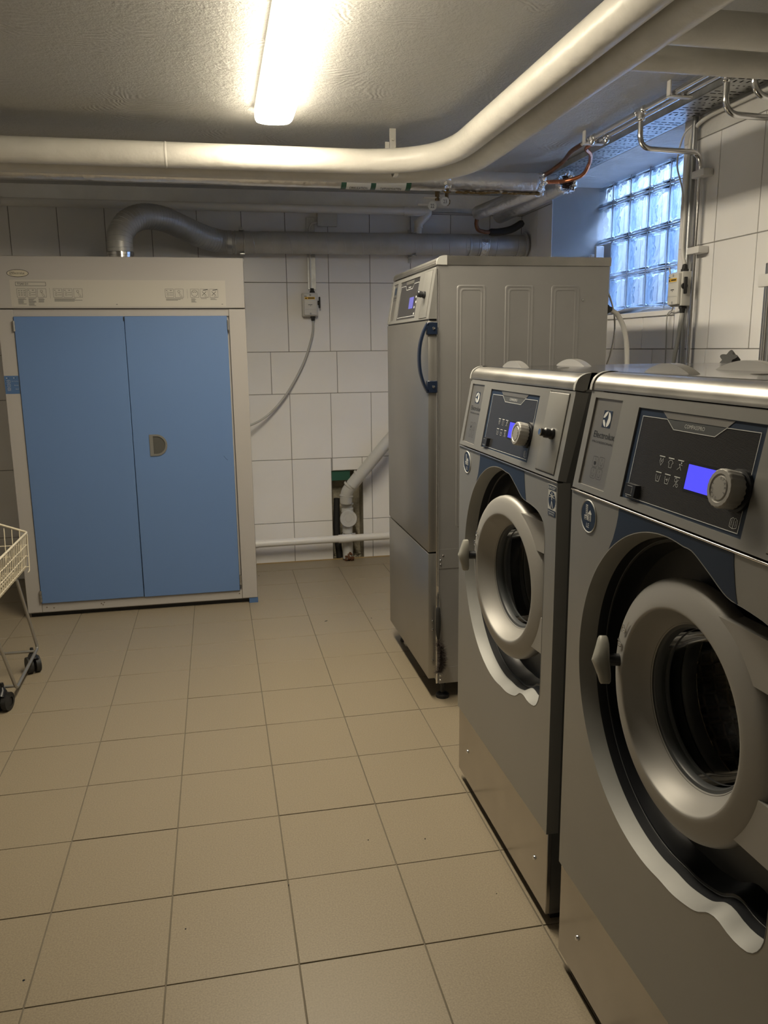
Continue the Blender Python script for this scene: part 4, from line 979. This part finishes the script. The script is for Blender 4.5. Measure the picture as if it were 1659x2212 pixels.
fp_ = pipe_thing('insulated_pipe', 'silver foil wrapped pipe crossing behind the cream pipes', [(-2.09, 4.12, 2.188), (1.665, 4.12, 2.190)], .049, M_foil, n=28)
B().box(.02, .03, -.01, .01, -.01, .01) if 0 else None
b = B()
for i in range(90):
    x = random.uniform(3.25, 3.75); b.sphere((x, -.012+random.uniform(-.008, .008), -.052+random.uniform(-.003, .002)), random.uniform(.004, .010), 5, (2.2, 1, .6))
b.obj('exposed_wool', M_wool, fp_, kind='stuff')
def crumple(c, ax, r, n, seed, parent, m):
    rn = random.Random(seed); c = V(c); ax = V(ax).normalized(); u = ax.orthogonal().normalized(); w_ = ax.cross(u); b = B(); vs = []; k = 28
    for q, (rr, h) in enumerate(((r*1.0, -.02), (r*1.04, 0), (r*1.10, .012), (r*.95, .018), (r*.6, .006), (r*.55, -.01))):
        for j in range(k):
            a = 2*PI*j/k; e = rn.uniform(-.16, .16)*r if q else 0; vs.append(c+ax*(h+rn.uniform(-.007, .007)*(q > 0))+(u*math.cos(a)+w_*math.sin(a))*(rr+e))
    b.add(vs, [(i*k+j, i*k+(j+1) % k, (i+1)*k+(j+1) % k, (i+1)*k+j) for i in range(5) for j in range(k)]+[tuple(5*k+j for j in range(k))])
    return b.obj('torn_foil_end', m, parent, ang=20)
crumple((3.755, 0, 0), (1, 0, 0), .050, 1, 4, fp_, M_foil2)
crumple((3.26, 0, -.005), (-1, 0, 0), .046, 1, 9, fp_, M_foil2)
# printed pipe marker on the foil pipe
def curved_label(xa, xb, t0, t1, r, m, name, parent):
    b = B(); n_ = 10; vs = []
    for x in (xa, xb):
        for i in range(n_+1):
            t = t0+(t1-t0)*i/n_; vs.append((x, -r*math.cos(t), r*math.sin(t)))
    b.add(vs, [(i, i+1, n_+2+i, n_+1+i) for i in range(n_)]); return b.obj(name, m, parent)
lb = curved_label(2.09+.640, 2.09+.985, math.radians(-104), math.radians(20), .0498, M_labelg, 'pipe_marker', fp_)
curved_label(2.09+.665, 2.09+.785, math.radians(-98), math.radians(-20), .0502, M_paper, 'marker_field', lb)
curved_label(2.09+.810, 2.09+.960, math.radians(-98), math.radians(-20), .0502, M_paper, 'marker_field', lb)
b = B()
for t, x, w_ in (('CIRKULATION', .725, .090), ('TAPPVARMVATTEN', .885, .105)):
    an = math.radians(-69); n_ = V((0, -math.cos(an), math.sin(an))); up = V((0, math.sin(-an)*-1*-1, math.cos(an))); up = V((1, 0, 0)).cross(n_)*-1
    up = n_.cross(V((1, 0, 0))) if n_.cross(V((1, 0, 0))).z > 0 else V((1, 0, 0)).cross(n_)
    d = Dec(b, V((2.09, 0, 0))+n_*.0506, (1, 0, 0), up, n_, .0006); d.text(t, x, -.009, h=.019, w=w_, align='c')
b.obj('marker_lettering', M_print, lb)
pipe_thing('water_pipe', 'thin white painted pipe under the foil wrapped pipe', [(-2.09, 4.24, 2.185), (1.30, 4.24, 2.185)], .013, M_pipe, n=14)
P_ = pipe_thing('insulated_pipe', 'foil wrapped pipe with torn open end near the window', [(1.832, 4.17, 2.205), (1.80, 4.75, 2.185), (1.79, 5.06, 2.180)], .047, M_foil, n=28)
crumple((0, 0, 0), (.05, -1, .03), .050, 1, 14, P_, M_foil2)
b = B()
for i in range(60):
    a = random.uniform(0, 2*PI); rr = random.uniform(0, .032); b.sphere((rr*math.cos(a), -.004+random.uniform(-.012, .004), rr*math.sin(a)), random.uniform(.005, .010), 5)
b.obj('dark_wool', mat('dark_wool', (.05, .03, .02), .95), P_, kind='stuff')
pipe_thing('insulated_pipe', 'foil wrapped pipe slanting to a bare copper elbow', [(1.715, 4.26, 2.190), (1.60, 4.92, 2.170)], .040, M_foil, n=28)
pipe_thing('copper_elbow', 'bare copper elbow below the slanting foil pipe', [(1.600, 4.93, 2.165), (1.600, 4.955, 2.105), (1.615, 4.96, 2.075), (1.665, 4.965, 2.065), (1.70, 4.965, 2.068)], .012, M_copperd, n=14, fil=.03)
hs = [(1.69, 4.965, 2.066), (1.75, 4.965, 2.068), (1.83, 4.96, 2.085), (1.90, 4.94, 2.125)]
b = B(); p0 = V(hs[0]); b.tube([V(p)-p0 for p in spline(hs, 6)], [.018]+[.022]*16+[.021, .012], 16); tag(b.obj('foam_sleeve', M_rubber, loc=p0), 'black foam insulated pipe piece curving up by the back wall', 'pipe')
# waste pipe along the back wall top
dr = thing('drain_pipe', 'white plastic drain pipe along the top of back wall', 'pipe', (0, 5.09, 2.203))
b = B(); b.tube([(-2.09, 0, 0), (1.245, 0, -.006)], .023, 20); b.obj('long_run', M_wpvc, dr)
b = B(); b.tube([(1.18, 0, -.006), (1.25, 0, -.006)], .0275, 20); b.tube(fillet([(1.245, 0, -.006), (1.345, 0, -.006), (1.275, .015, -.075), (1.275, .015, -.1)], .03), .027, 20); b.obj('elbow', M_wpvc, dr)
b = B(); b.tube([(1.272, .018, -.06), (1.272, .018, -.137)], .024, 20); b.obj('drop', M_wpvc, dr)
b = B(); b.lathe([(.023, -.005), (.028, -.004), (.028, .02), (.023, .021)], (-1.14, 0, 0), (1, 0, 0), 20); b.obj('socket', M_wpvc, dr)
# valve cluster with number tags
vc = thing('valve_pair', 'pair of tagged shut-off valves under the foil pipe', 'valve', (1.16, 4.20, 2.12))
b = B(); b.cyl((.0, .04, -.005), (.0, .04, .055), .012, 12); b.cyl((.045, .02, -.03), (.045, .02, .04), .010, 12); b.cyl((.03, .02, -.012), (.06, .02, -.012), .012, 12); b.obj('valve_body', mat('dull_brass', (.22, .16, .09), .4, metal=.8), vc)
b = B(); b.box(-.075, .01, .03, .045, .006, .013, bev=.002); b.box(-.10, -.02, .045, .06, -.026, -.019, bev=.002); split(b, 'lever', M_wpvc, vc)
for x, z, t in ((-.037, -.037, '22'), (.030, -.014, '23')):
    b = B(); b.lathe([(0, -.001), (.0225, -.001), (.0225, .001), (0, .001)], (x, .0, z), (0, -1, 0), 28); tg = b.obj('number_tag', M_paper, vc, label='round number tag '+t)
    d = Dec(B(), (x, 0, z), (1, 0, 0), (0, 0, 1), (0, -1, 0), .0016); d.text(t, 0, -.009, h=.018, w=.019, align='c'); d.b.obj('lettering', M_print, tg)
# long galvanised rail above drain pipe
b = B(); b.box(.0, 1.40, 0, .03, 0, .022)
rl = tag(b.obj('wall_rail', M_galv, loc=(.575, 5.14, 2.205)), 'long galvanised mounting rail above the drain pipe', 'rail')

# ================================================================== CABLE TRAY AND CHROME PIPES
tr = thing('cable_tray', 'perforated galvanised cable tray under the ceiling by window', 'cable tray', (1.895, 3.2, 2.283))
ty0, ty1, tw = -1.6, 1.25, .072
b = B(); cell = .070; n_ = int((ty1-ty0)/cell)
for i in range(n_):
    y = ty0+i*cell; kind = i % 3
    if kind < 2: hs_ = [(-.062+q*.032, -.062+q*.032+.024, y+.018, y+.027) for q in range(4)]+([(-.062+q*.032, -.062+q*.032+.024, y+.046, y+.055) for q in range(4)] if kind == 0 else [(-.060+q*.026, -.060+q*.026+.008, y+.040, y+.062) for q in range(5)])
    else: hs_ = [(-.056+q*.021, -.056+q*.021+.008, y+.022, y+.030) for q in range(6)]+[(-.046+q*.042, -.046+q*.042+.010, y+.046, y+.056) for q in range(3)]
    xs = sorted({-tw, tw, *[h[0] for h in hs_], *[h[1] for h in hs_]}); ysx = sorted({y, y+cell, *[h[2] for h in hs_], *[h[3] for h in hs_]})
    for a, c in zip(xs, xs[1:]):
        for e, g in zip(ysx, ysx[1:]):
            if any(h[0] < (a+c)/2 < h[1] and h[2] < (e+g)/2 < h[3] for h in hs_): continue
            b.add([(a, e, 0), (c, e, 0), (c, g, 0), (a, g, 0)], [(0, 1, 2, 3)])
b.obj('perforated_base', M_galv, tr)
b = B()
for s_ in (-1, 1): b.box(s_*tw-.001, s_*tw+.001, ty0, ty1, 0, .026); b.box(min(s_*tw, s_*(tw-.008)), max(s_*tw, s_*(tw-.008)), ty0, ty1, .024, .026)
b.obj('tray_side', M_galv, tr)
B().box(-.055, .055, ty0, ty1, .012, .026, bev=.005).obj('cables', M_rubber, tr)
gr_ = 'chrome water pipes beside the cable tray'
for x, nm in ((1.682, 'chrome pipe running under ceiling, farther from window'), (1.728, 'chrome pipe running under ceiling, beside cable tray')):
    pipe_thing('chrome_pipe', nm, [(x, 3.66, 2.275), (x, -1.55, 2.275)], .0105, M_chrome, n=16)
for y, nm in ((3.60, 'far'), (2.90, 'near')):
    c_ = thing('pipe_clip', 'white U clip holding both chrome pipes, '+('by the copper joints' if nm == 'far' else 'nearest to the cross pipe'), 'pipe clip', (1.70, y, 2.275))
    b = B(); b.box(-.042, -.036, -.012, .012, -.016, .040, bev=.001); b.box(-.042, .050, -.012, .012, -.018, -.0115, bev=.001); b.box(.003, .008, -.012, .012, -.0115, .006); b.obj('clip_body', M_wpvc, c_)
def drop(y, name, lab, zt=2.13, xw=1.953, zend=.4, xs=1.682):
    o = thing(name, lab, 'pipe', (xs, y, 2.275))
    b = B(); b.tube(fillet([(0, 0, -.005), (0, 0, zt-2.275), (xw-xs, 0, zt-2.275-.006), (xw-xs, 0, zend-2.275)], .055, 8), .0105, 16); b.obj('bent_tube', M_chrome, o)
    b = B(); b.cyl((0, -.024, 0), (0, .024, 0), .0145, 16); b.sphere((0, -.024, 0), .0165, 12, (1, .5, 1)); b.sphere((0, .024, 0), .0165, 12, (1, .5, 1)); b.cyl((0, 0, 0), (0, 0, -.032), .0145, 16); b.sphere((0, 0, -.032), .0165, 12, (1, 1, .5)); b.obj('tee_fitting', M_chrome, o)
drop(3.135, 'chrome_drop_pipe', 'chrome pipe bending down the wall beside the glass blocks', zt=2.138)
drop(2.65, 'chrome_drop_pipe', 'chrome pipe dropping below the cross pipe at right edge', xs=1.728, zt=2.14)
drop(2.50, 'chrome_drop_pipe', 'short visible chrome bend at far top right corner', xs=1.728, zt=2.155)
# fittings and copper
vf = thing('joint_fittings', 'cluster of shiny pipe fittings where copper meets chrome', 'pipe fitting', (1.705, 3.52, 2.275))
b = B()
for x, y in ((-.023, .06), (-.023, .03), (.023, .02), (.023, -.015)):
    b.lathe([(.0105, -.011), (.0165, -.009), (.0165, .009), (.0105, .011)], (x, y, 0), (0, 1, 0), 8)
b.sphere((-.023, .045, -.014), .014, 10); b.sphere((.023, .0, -.016), .014, 10); b.cyl((-.023, .045, 0), (-.023, .045, -.022), .009, 10); b.cyl((.023, 0, 0), (.023, 0, -.026), .009, 10)
b.obj('compression_joint', M_chrome, vf)
pipe_thing('copper_pipe', 'dark tarnished copper pipe from the foil pipe up to the clips', [(1.668, 4.12, 2.222), (1.70, 4.08, 2.235), (1.722, 3.96, 2.262), (1.690, 3.80, 2.275), (1.682, 3.62, 2.275)], .0105, M_copperd, n=14, fil=.04)
pipe_thing('copper_pipe', 'bright copper pipe curling up in front of the cable tray', [(1.668, 4.12, 2.195), (1.80, 4.10, 2.20), (1.86, 4.02, 2.215), (1.862, 3.96, 2.262), (1.80, 3.82, 2.272), (1.728, 3.74, 2.275), (1.728, 3.60, 2.275)], .0100, M_copper, n=14, fil=.05)
# wall pipes right of the window
gz = 'chrome pipes down the wall by the window'
pipe_thing('wall_pipe', 'grey metal pipe on the wall, behind the chrome drop by the window', [(1.955, 3.195, 2.28), (1.955, 3.195, .4)], .0115, mat('grey_metal_pipe', (.35, .36, .37), .35, metal=.8), n=14)
for z in (2.05, 1.755):
    c_ = thing('pipe_clip', 'white plastic clip on the wall pipes, '+('upper one' if z > 2 else 'lower one above the switch box'), 'pipe clip', (1.948, 3.135, z))
    b = B(); b.box(-.016, .030, -.055, .030, -.014, .014, bev=.004, seg=2); b.obj('clip_body', M_wpvc, c_)
pts = spline([(1.962, 2.45, 2.262), (1.962, 2.9, 2.262), (1.960, 3.10, 2.262), (1.958, 3.20, 2.235), (1.955, 3.225, 2.16), (1.953, 3.228, 1.9), (1.945, 3.215, 1.77), (1.942, 3.190, 1.705)], 6)
pipe_thing('white_cable', 'white cable running from the tray down to the switch box', pts, .0085, M_wcable, 'cable', n=10)
pipe_thing('white_cable', 'thin white cable looping beside the niche edge', spline([(1.950, 3.20, 2.255), (1.942, 3.26, 2.22), (1.937, 3.285, 2.12), (1.945, 3.25, 2.02), (1.948, 3.236, 1.94)], 6), .0035, M_wcable, 'cable', n=8)
for y, xx in ((2.665, 1.955),):
    pipe_thing('wall_conduit', 'shinier of the two conduits at the right photo edge', [(xx, y, 1.66), (xx, y, .4)], .011, M_chrome, n=14)
    pipe_thing('wall_conduit', 'duller grey one of the two conduits at the right photo edge', [(xx, y-.035, 1.66), (xx, y-.035, .4)], .011, MATS['grey_metal_pipe'], n=14)
B().box(0, .001, 0, .001, 0, .001) if 0 else None
c_ = thing('pipe_clip', 'white clip around the two conduits at right photo edge', 'pipe clip', (1.952, 2.648, 1.60)); B().box(-.018, .026, -.045, .045, -.022, .022, bev=.004, seg=2).obj('clip_body', M_wpvc, c_)

def switch_box(loc, rz, label, cabl_top=.05):
    """box on a wall; local -y is outward, x along the wall"""
    s_ = thing('isolator_switch', label, 'switch', loc, rz)
    b = B(); b.box(-.0475, .0475, -.055, 0, -.070, .070, bev=.006, seg=2); bo_ = b.obj('switch_case', M_box, s_)
    b = B(); b.box(-.040, .040, -.070, -.05, -.064, .064, bev=.006, seg=2); b.obj('cover', M_box, s_)
    d = Dec(B(), (0, -.070, 0), (1, 0, 0), (0, 0, 1), (0, -1, 0), .0005); d.rect(-.034, .030, .028, .044); d.b.obj('warning_sticker', M_yel, s_)
    d = Dec(B(), (0, -.070, 0), (1, 0, 0), (0, 0, 1), (0, -1, 0), .0009); d.poly([(-.031, .032), (-.021, .032), (-.026, .042)]); d.rect(-.014, .0345, .024, .0395); d.rect(-.036, .047, -.022, .050)
    d.rect(-.014, -.004, .012, -.001); d.rect(-.003, -.010, .003, -.008); d.line([(-.034, .026), (.034, .026)], .0005); d.line([(-.034, -.030), (.034, -.030)], .0005); d.b.obj('sticker_print', M_print, s_)
    b = B()
    for z in (-.055, .055): b.lathe([(0, .001), (.005, .001), (.006, 0)], (0, -.070, z), (0, -1, 0), 12)
    split(b, 'cover_screw', M_grey, s_)
    b = B(); b.cyl((.0475, -.047, .010), (.056, -.047, .010), .013, 18); b.box(.055, .064, -.054, -.040, -.022, .046, bev=.002); b.obj('rotary_handle', M_rubber, s_)
    b = B()
    for z0, z1, z2 in ((.070, .080, .098), (-.070, -.080, -.098)):
        b.cyl((.018, -.030, z0), (.018, -.030, z1), .016, 8); b.cyl((.018, -.030, z1), (.018, -.030, z2), .0125, 16, .010)
    b.obj('cable_gland', M_rubber, s_)
    return s_
switch_box((.592, 5.175, 1.645), 0, 'white isolator switch box on the back wall between cabinet and dryer')
switch_box((1.972, 3.205, 1.607), -PI/2, 'white isolator switch box beside the glass block window')
# rail strip over back switch, cable, little boxes
rs_ = thing('mounting_rail', 'slotted vertical rail above the back wall switch', 'rail', (.612, 5.172, 1.85))
b = B(); holes = [(-.006, .006, z, z+.020) for z in (-.09, -.05, .02, .07, .12, .20, .26)]
recessed(b, lambda x, y, h: V((x, -.006-h, y)), -.024, .024, -.112, .31, holes, .005); b.box(-.0245, -.023, -.012, 0, -.112, .31); b.box(.023, .0245, -.012, 0, -.112, .31); b.obj('slotted_strip', M_galv, rs_)
pipe_thing('grey_cable', 'grey cable drooping from the switch to the drying cabinet', spline([(.610, 5.145, 1.548), (.606, 5.145, 1.48), (.585, 5.145, 1.40), (.535, 5.145, 1.275), (.440, 5.14, 1.115), (.345, 5.13, 1.005), (.26, 5.10, .945), (.18, 5.05, .915), (.12, 4.98, .90)], 6), .007, M_cable, 'cable', n=10)
pipe_thing('white_cable', 'short white cable on the slotted rail above the switch', [(.602, 5.155, 1.745), (.602, 5.155, 2.10), (.62, 5.15, 2.125), (.65, 5.15, 2.13)], .006, M_wcable, 'cable', n=10, fil=.02)
tag(B().box(-.06, .06, -.03, 0, -.045, .045, bev=.004, seg=2).obj('junction_box', M_box, loc=(.715, 5.178, 2.155)), 'square white junction box high on the back wall', 'junction box')

# low white pipe
lw = thing('radiator_pipe', 'white pipe running low along the back wall', 'pipe', (.15, 5.078, .160))
b = B(); b.tube([(0, 0, 0), (1.75, 0, .010)], .0235, 20); b.obj('pipe_run', M_wpvc, lw)
B().tube([(.580, 0, .003), (.665, 0, .004)], .0275, 20).obj('coupling', M_wpvc, lw)
b = B(); b.tube([(0.035, 0, 0), (.06, 0, 0)], .026, 20); b.obj('end_socket', M_wpvc, lw)

# grey waste pipe in the wall hole
wp = thing('waste_pipe', 'grey plastic waste pipe rising from the wall hole', 'pipe', (.80, 5.16, 0))
b = B(); b.tube([(.02, -.10, .515), (.13, -.14, .655), (.46, -.15, 1.04)], .0375, 24)
b.obj('slanting_run', M_pvc, wp)
b = B(); dg = V((.11, -.03, .14)).normalized(); p = V((.055, -.105, .560)); b.tube([p-dg*.055, p, p+dg*.03], .040, 24); b.lathe([(.040, 0), (.0455, .003), (.0455, .014), (.040, .017)], p+dg*.018, dg, 28)
b.tube(fillet([p-dg*.03, V((-.012, -.075, .47)), V((-.012, -.055, .40))], .05), .039, 24); b.lathe([(.039, 0), (.044, .003), (.044, .012), (.039, .015)], V((-.012, -.066, .435)), (.15, .15, 1), 28)
b.lathe([(.039, 0), (.0435, .003), (.0435, .012), (.039, .015)], V((.006, -.085, .505)), (.55, -.2, .8), 28)
b.obj('elbow', M_pvc, wp)
b = B(); b.tube([(-.004, -.03, .44), (.0, -.02, .36), (.0, -.01, .05), (0, -.01, .012)], [.034, .034, .034, .034], 24); b.lathe([(.036, 0), (.041, .002), (.041, .012), (.036, .014)], (0, -.02, .375), (0, 0, 1), 28); b.lathe([(.036, 0), (.0395, .002), (.0395, .03), (.036, .032)], (0, -.02, .325), (0, 0, 1), 28)
b.obj('riser', M_pvc, wp)
b = B(); b.cyl((0, -.02, .29), (0, -.065, .29), .048, 32); b.lathe([(.055, 0), (.0555, .014), (.053, .018), (.038, .0175), (.037, .016), (.020, .016), (.019, .018), (0, .018)], (0, -.055, .29), (0, -1, 0), 36); b.obj('inspection_cap', M_pvc, wp)
b = B(); b.lathe([(.036, 0), (.040, .001), (.040, .012), (.036, .013)], (0, -.012, .175), (0, 0, 1), 24); b.box(.02, .045, -.06, -.045, .172, .192); b.obj('steel_clamp', M_chrome, wp)
tag(B().tube([(.0, 0, 0), (-.018, 0, .20), (-.012, -.005, .40)], [.022, .022, .020], 16).obj('black_pipe', M_rubber, loc=(.752, 5.20, .01)), 'black pipe standing left inside the wall hole', 'pipe')

# star knob behind nearest washer, dryer cables, sill items
sk = thing('star_knob', 'black five-lobed knob behind the nearest washer', 'knob', (1.62, 2.36, 1.30))
b = B(); pts = []
for i in range(40):
    a = 2*PI*i/40; r = .025*(1+.28*math.cos(5*a)); pts.append((r*math.cos(a), r*math.sin(a)))
ax = V((-.75, -.35, .55)).normalized(); u = ax.orthogonal().normalized(); w_ = ax.cross(u); c = V((0, 0, .022))
b.poly([c+u*x+w_*y for x, y in pts], ax*.022); b.obj('lobed_grip', M_rubber, sk); B().cyl(c, c-ax*.05, .012, 14).obj('stem', M_rubber, sk)
B().cyl((.02, .01, -.02), (.02, .01, -1.30), .016, 14).obj('post', M_grey, sk)
gl = tag(B().lathe([(.0, 0), (.016, .0), (.018, .006), (.018, .018), (.012, .026), (.010, .034), (0, .034)], (0, 0, 0), (1, 0, -.05), 18).obj('cable_gland', M_rubber, loc=(1.466, 2.955, 1.515)), 'black cable gland at the rear edge of the dryer', 'gland')
pipe_thing('power_cable', 'thick white power cable leaving the back of the dryer', spline([(1.495, 2.955, 1.513), (1.530, 2.955, 1.49), (1.560, 2.955, 1.43), (1.575, 2.955, 1.33), (1.575, 2.95, 1.10), (1.57, 2.95, .8), (1.57, 2.95, .02)], 6), .0095, M_wcable, 'cable', n=10)
pipe_thing('thin_cable', 'thin white cable bowing behind the dryer edge', spline([(1.475, 2.99, 1.600), (1.505, 2.99, 1.57), (1.53, 2.99, 1.50), (1.535, 2.99, 1.42), (1.515, 2.99, 1.32), (1.48, 3.0, 1.24), (1.47, 3.0, 1.1)], 6), .0035, M_wcable, 'cable', n=8)
pipe_thing('grey_cable', 'grey cable hanging from the window switch box', spline([(1.942, 3.187, 1.512), (1.940, 3.20, 1.42), (1.935, 3.22, 1.30), (1.93, 3.24, 1.1), (1.93, 3.25, .5)], 6), .009, M_cable, 'cable', n=10)
pipe_thing('thin_cable', 'short thin cable stub on top of the window switch box', spline([(1.93, 3.27, 1.66), (1.915, 3.262, 1.70)], 4), .003, M_wcable, 'cable', n=8)
pipe_thing('thin_cable', 'thin pale cable under the window switch box, leftmost', spline([(1.935, 3.25, 1.536), (1.955, 3.29, 1.525), (1.960, 3.335, 1.50), (1.96, 3.33, 1.38), (1.96, 3.325, 1.1)], 6), .003, M_cable, 'cable', n=8)
sb = thing('sensor_box', 'white slotted sensor box in the lower left window corner', 'sensor', (XG-.035, 4.62, 1.85))
b = B(); b.box(-.03, .034, -.07, .085, -.24, .0, bev=.004); b.obj('case', M_box, sb)
b = B(); b.box(-.05, .0, -.098, -.078, -.24, .09, bev=.003); b.box(-.05, .0, -.035, -.02, -.24, .05, bev=.003); split(b, 'fin', M_wpvc, sb)
b = B()
for i in range(6): b.box(-.040, -.029, -.074, -.040, -.05+i*.014, -.044+i*.014)
split(b, 'slot', M_black, sb)
pp_ = B(); vs = []
for i in range(9):
    t = i/8; z = .02*t*t*1.3+.004*math.sin(3*t)
    vs += [(-.06, .16-.30*t, z), (.10, .13-.28*t, z+.012)]
pp_.add(vs, [(2*i, 2*i+1, 2*i+3, 2*i+2) for i in range(8)])
tag(pp_.obj('paper_sheet', M_paper, loc=(2.10, 4.0, RZ0+.006)), 'loose paper sheet lying on the tiled window sill', 'paper')

# ================================================================== BASKET TROLLEY
bt = thing('basket_trolley', 'wire laundry basket trolley on black casters at left edge', 'trolley', (-.85, 3.40, 0))
def q(x, y, z): return V((x+.85, y-3.40, z))
XB0, XB1, YB0, YB1, ZT, ZBt = -1.42, -.822, 2.98, 3.60, .625, .462
def rimz(x, y): return ZT+(.075*min(1, max(0, (XB1-x)/.25)) if y > 3.5 else .0)
b = B(); rimp = [q(XB1, YB0, ZT), q(XB1, YB1, ZT), q(XB1-.12, YB1+.02, ZT+.040), q(XB1-.30, YB1+.02, ZT+.06), q(XB0+.12, YB1+.02, ZT+.04), q(XB0, YB1, ZT), q(XB0, YB0, ZT), q(XB1, YB0, ZT)]
b.tube(fillet(rimp, .012, 3), .0048, 10); b.obj('rim', M_wire, bt)
b = B(); r_ = .0022
bi = .02   # inward slope of the sides
def side_pt(side, s_, t):   # s_ along, t depth 0..1
    zt = ZT-(ZT-ZBt)*t
    if side == 'R': return q(XB1-bi*t, YB0+(YB1-YB0)*s_, zt)
    if side == 'L': return q(XB0+bi*t, YB0+(YB1-YB0)*s_, zt)
    if side == 'F': return q(XB0+(XB1-XB0)*s_, YB1-bi*t, zt+(.05*math.sin(PI*s_)*(1-t)))
    return q(XB0+(XB1-XB0)*s_, YB0+bi*t, zt)
for side in 'RLFN':
    for t in (.33, .62, .9): b.tube([side_pt(side, 0.0, t), side_pt(side, 1.0, t)], r_, 6)
    n_ = 20
    for i in range(n_+1):
        s_ = i/n_; p0 = side_pt(side, s_, 0); p1 = side_pt(side, s_, 1.0); inw = V((-.03, 0, 0)) if side == 'R' else V((.03, 0, 0)) if side == 'L' else V((0, -.03, 0)) if side == 'F' else V((0, .03, 0))
        b.tube(fillet([p0, p1, p1+inw], .012, 3), r_, 6)
# stepped deeper floor
n_ = 18; zf = ZBt
for i in range(n_+1):
    x = XB0+.03+(XB1-XB0-.06)*i/n_; b.tube([q(x, YB0+.03, zf), q(x, YB1-.03, zf)], r_, 6)
    y = YB0+.03+(YB1-YB0-.06)*i/n_; b.tube([q(XB0+.03, y, zf-.004), q(XB1-.03, y, zf-.004)], r_, 6)
b.obj('wire_mesh', M_wire, bt, kind='stuff')
def frame(sx):
    b = B(); x = -.826 if sx > 0 else -1.38
    b.tube(fillet([q(x-.022*sx, 3.46, .455), q(x, 3.60, .105), q(x-.002, 3.205, .085), q(x-.11*sx if 0 else x-.035*sx, 3.02 if 0 else 3.04, .455)], .022, 4), .0065, 12)
    return b.obj('leg_frame', M_tube, bt)
frame(1); frame(-1)
b = B(); b.tube([q(-.836, 3.575, .100), q(-1.38, 3.575, .100)], .006, 10); b.tube([q(-.836, 3.225, .088), q(-1.38, 3.225, .088)], .006, 10); split(b, 'cross_bar', M_tube, bt)
for x, y, a in ((-.848, 3.585, .5), (-.880, 3.205, -.25), (-1.36, 3.585, .2), (-1.36, 3.205, -.3)):
    c = q(x, y, .037); ax = V((math.cos(a), math.sin(a), 0)); b = B()
    b.cyl(c-ax*.026, c-ax*.006, .0365, 24); b.cyl(c+ax*.006, c+ax*.026, .0365, 24); b.lathe([(.018, -.004), (.034, 0), (.034, .006), (.018, .010)], c+ax*.020, ax, 20)
    ca = b.obj('caster', M_rubber, bt)
    b = B(); fwd = V((-ax.y, ax.x, 0)); b.tube([c+V((0, 0, .022))-fwd*.02, c+V((0, 0, .044)), c+V((0, 0, .06))], [.022, .018, .007], 12); b.lathe([(0, .012), (.007, .012), (.009, .004), (.009, 0)], c+V((0, 0, .064)), (0, 0, 1), 6); b.obj('caster_yoke', M_black, ca)

# small marks
d = Dec(B(), (ox, -.0082, 0), (1, 0, 0), (0, 0, 1), (0, -1, 0), .0004)
d.line([(.0205, .826), (.030, .812), (.040, .803)], .0012); d.b.obj('scratch_mark', M_print, rd)
b = B(); rn = random.Random(11)
for x, y, r_ in ((.494, 3.96, .006), (.50, 3.965, .003), (.488, 3.955, .003), (-.14, 1.79, .0022), (.12, 1.90, .002), (.36, 2.05, .002), (.52, 2.02, .002), (-.49, 1.70, .003), (.64, 1.75, .0015), (.20, 4.9, .004), (.73, 3.95, .004)):
    b.lathe([(0, .0012), (r_*.7, .001), (r_, 0)], (x, y, 0), (0, 0, 1), 8)
b.obj('dirt_speck', M_print, fl, kind='stuff')
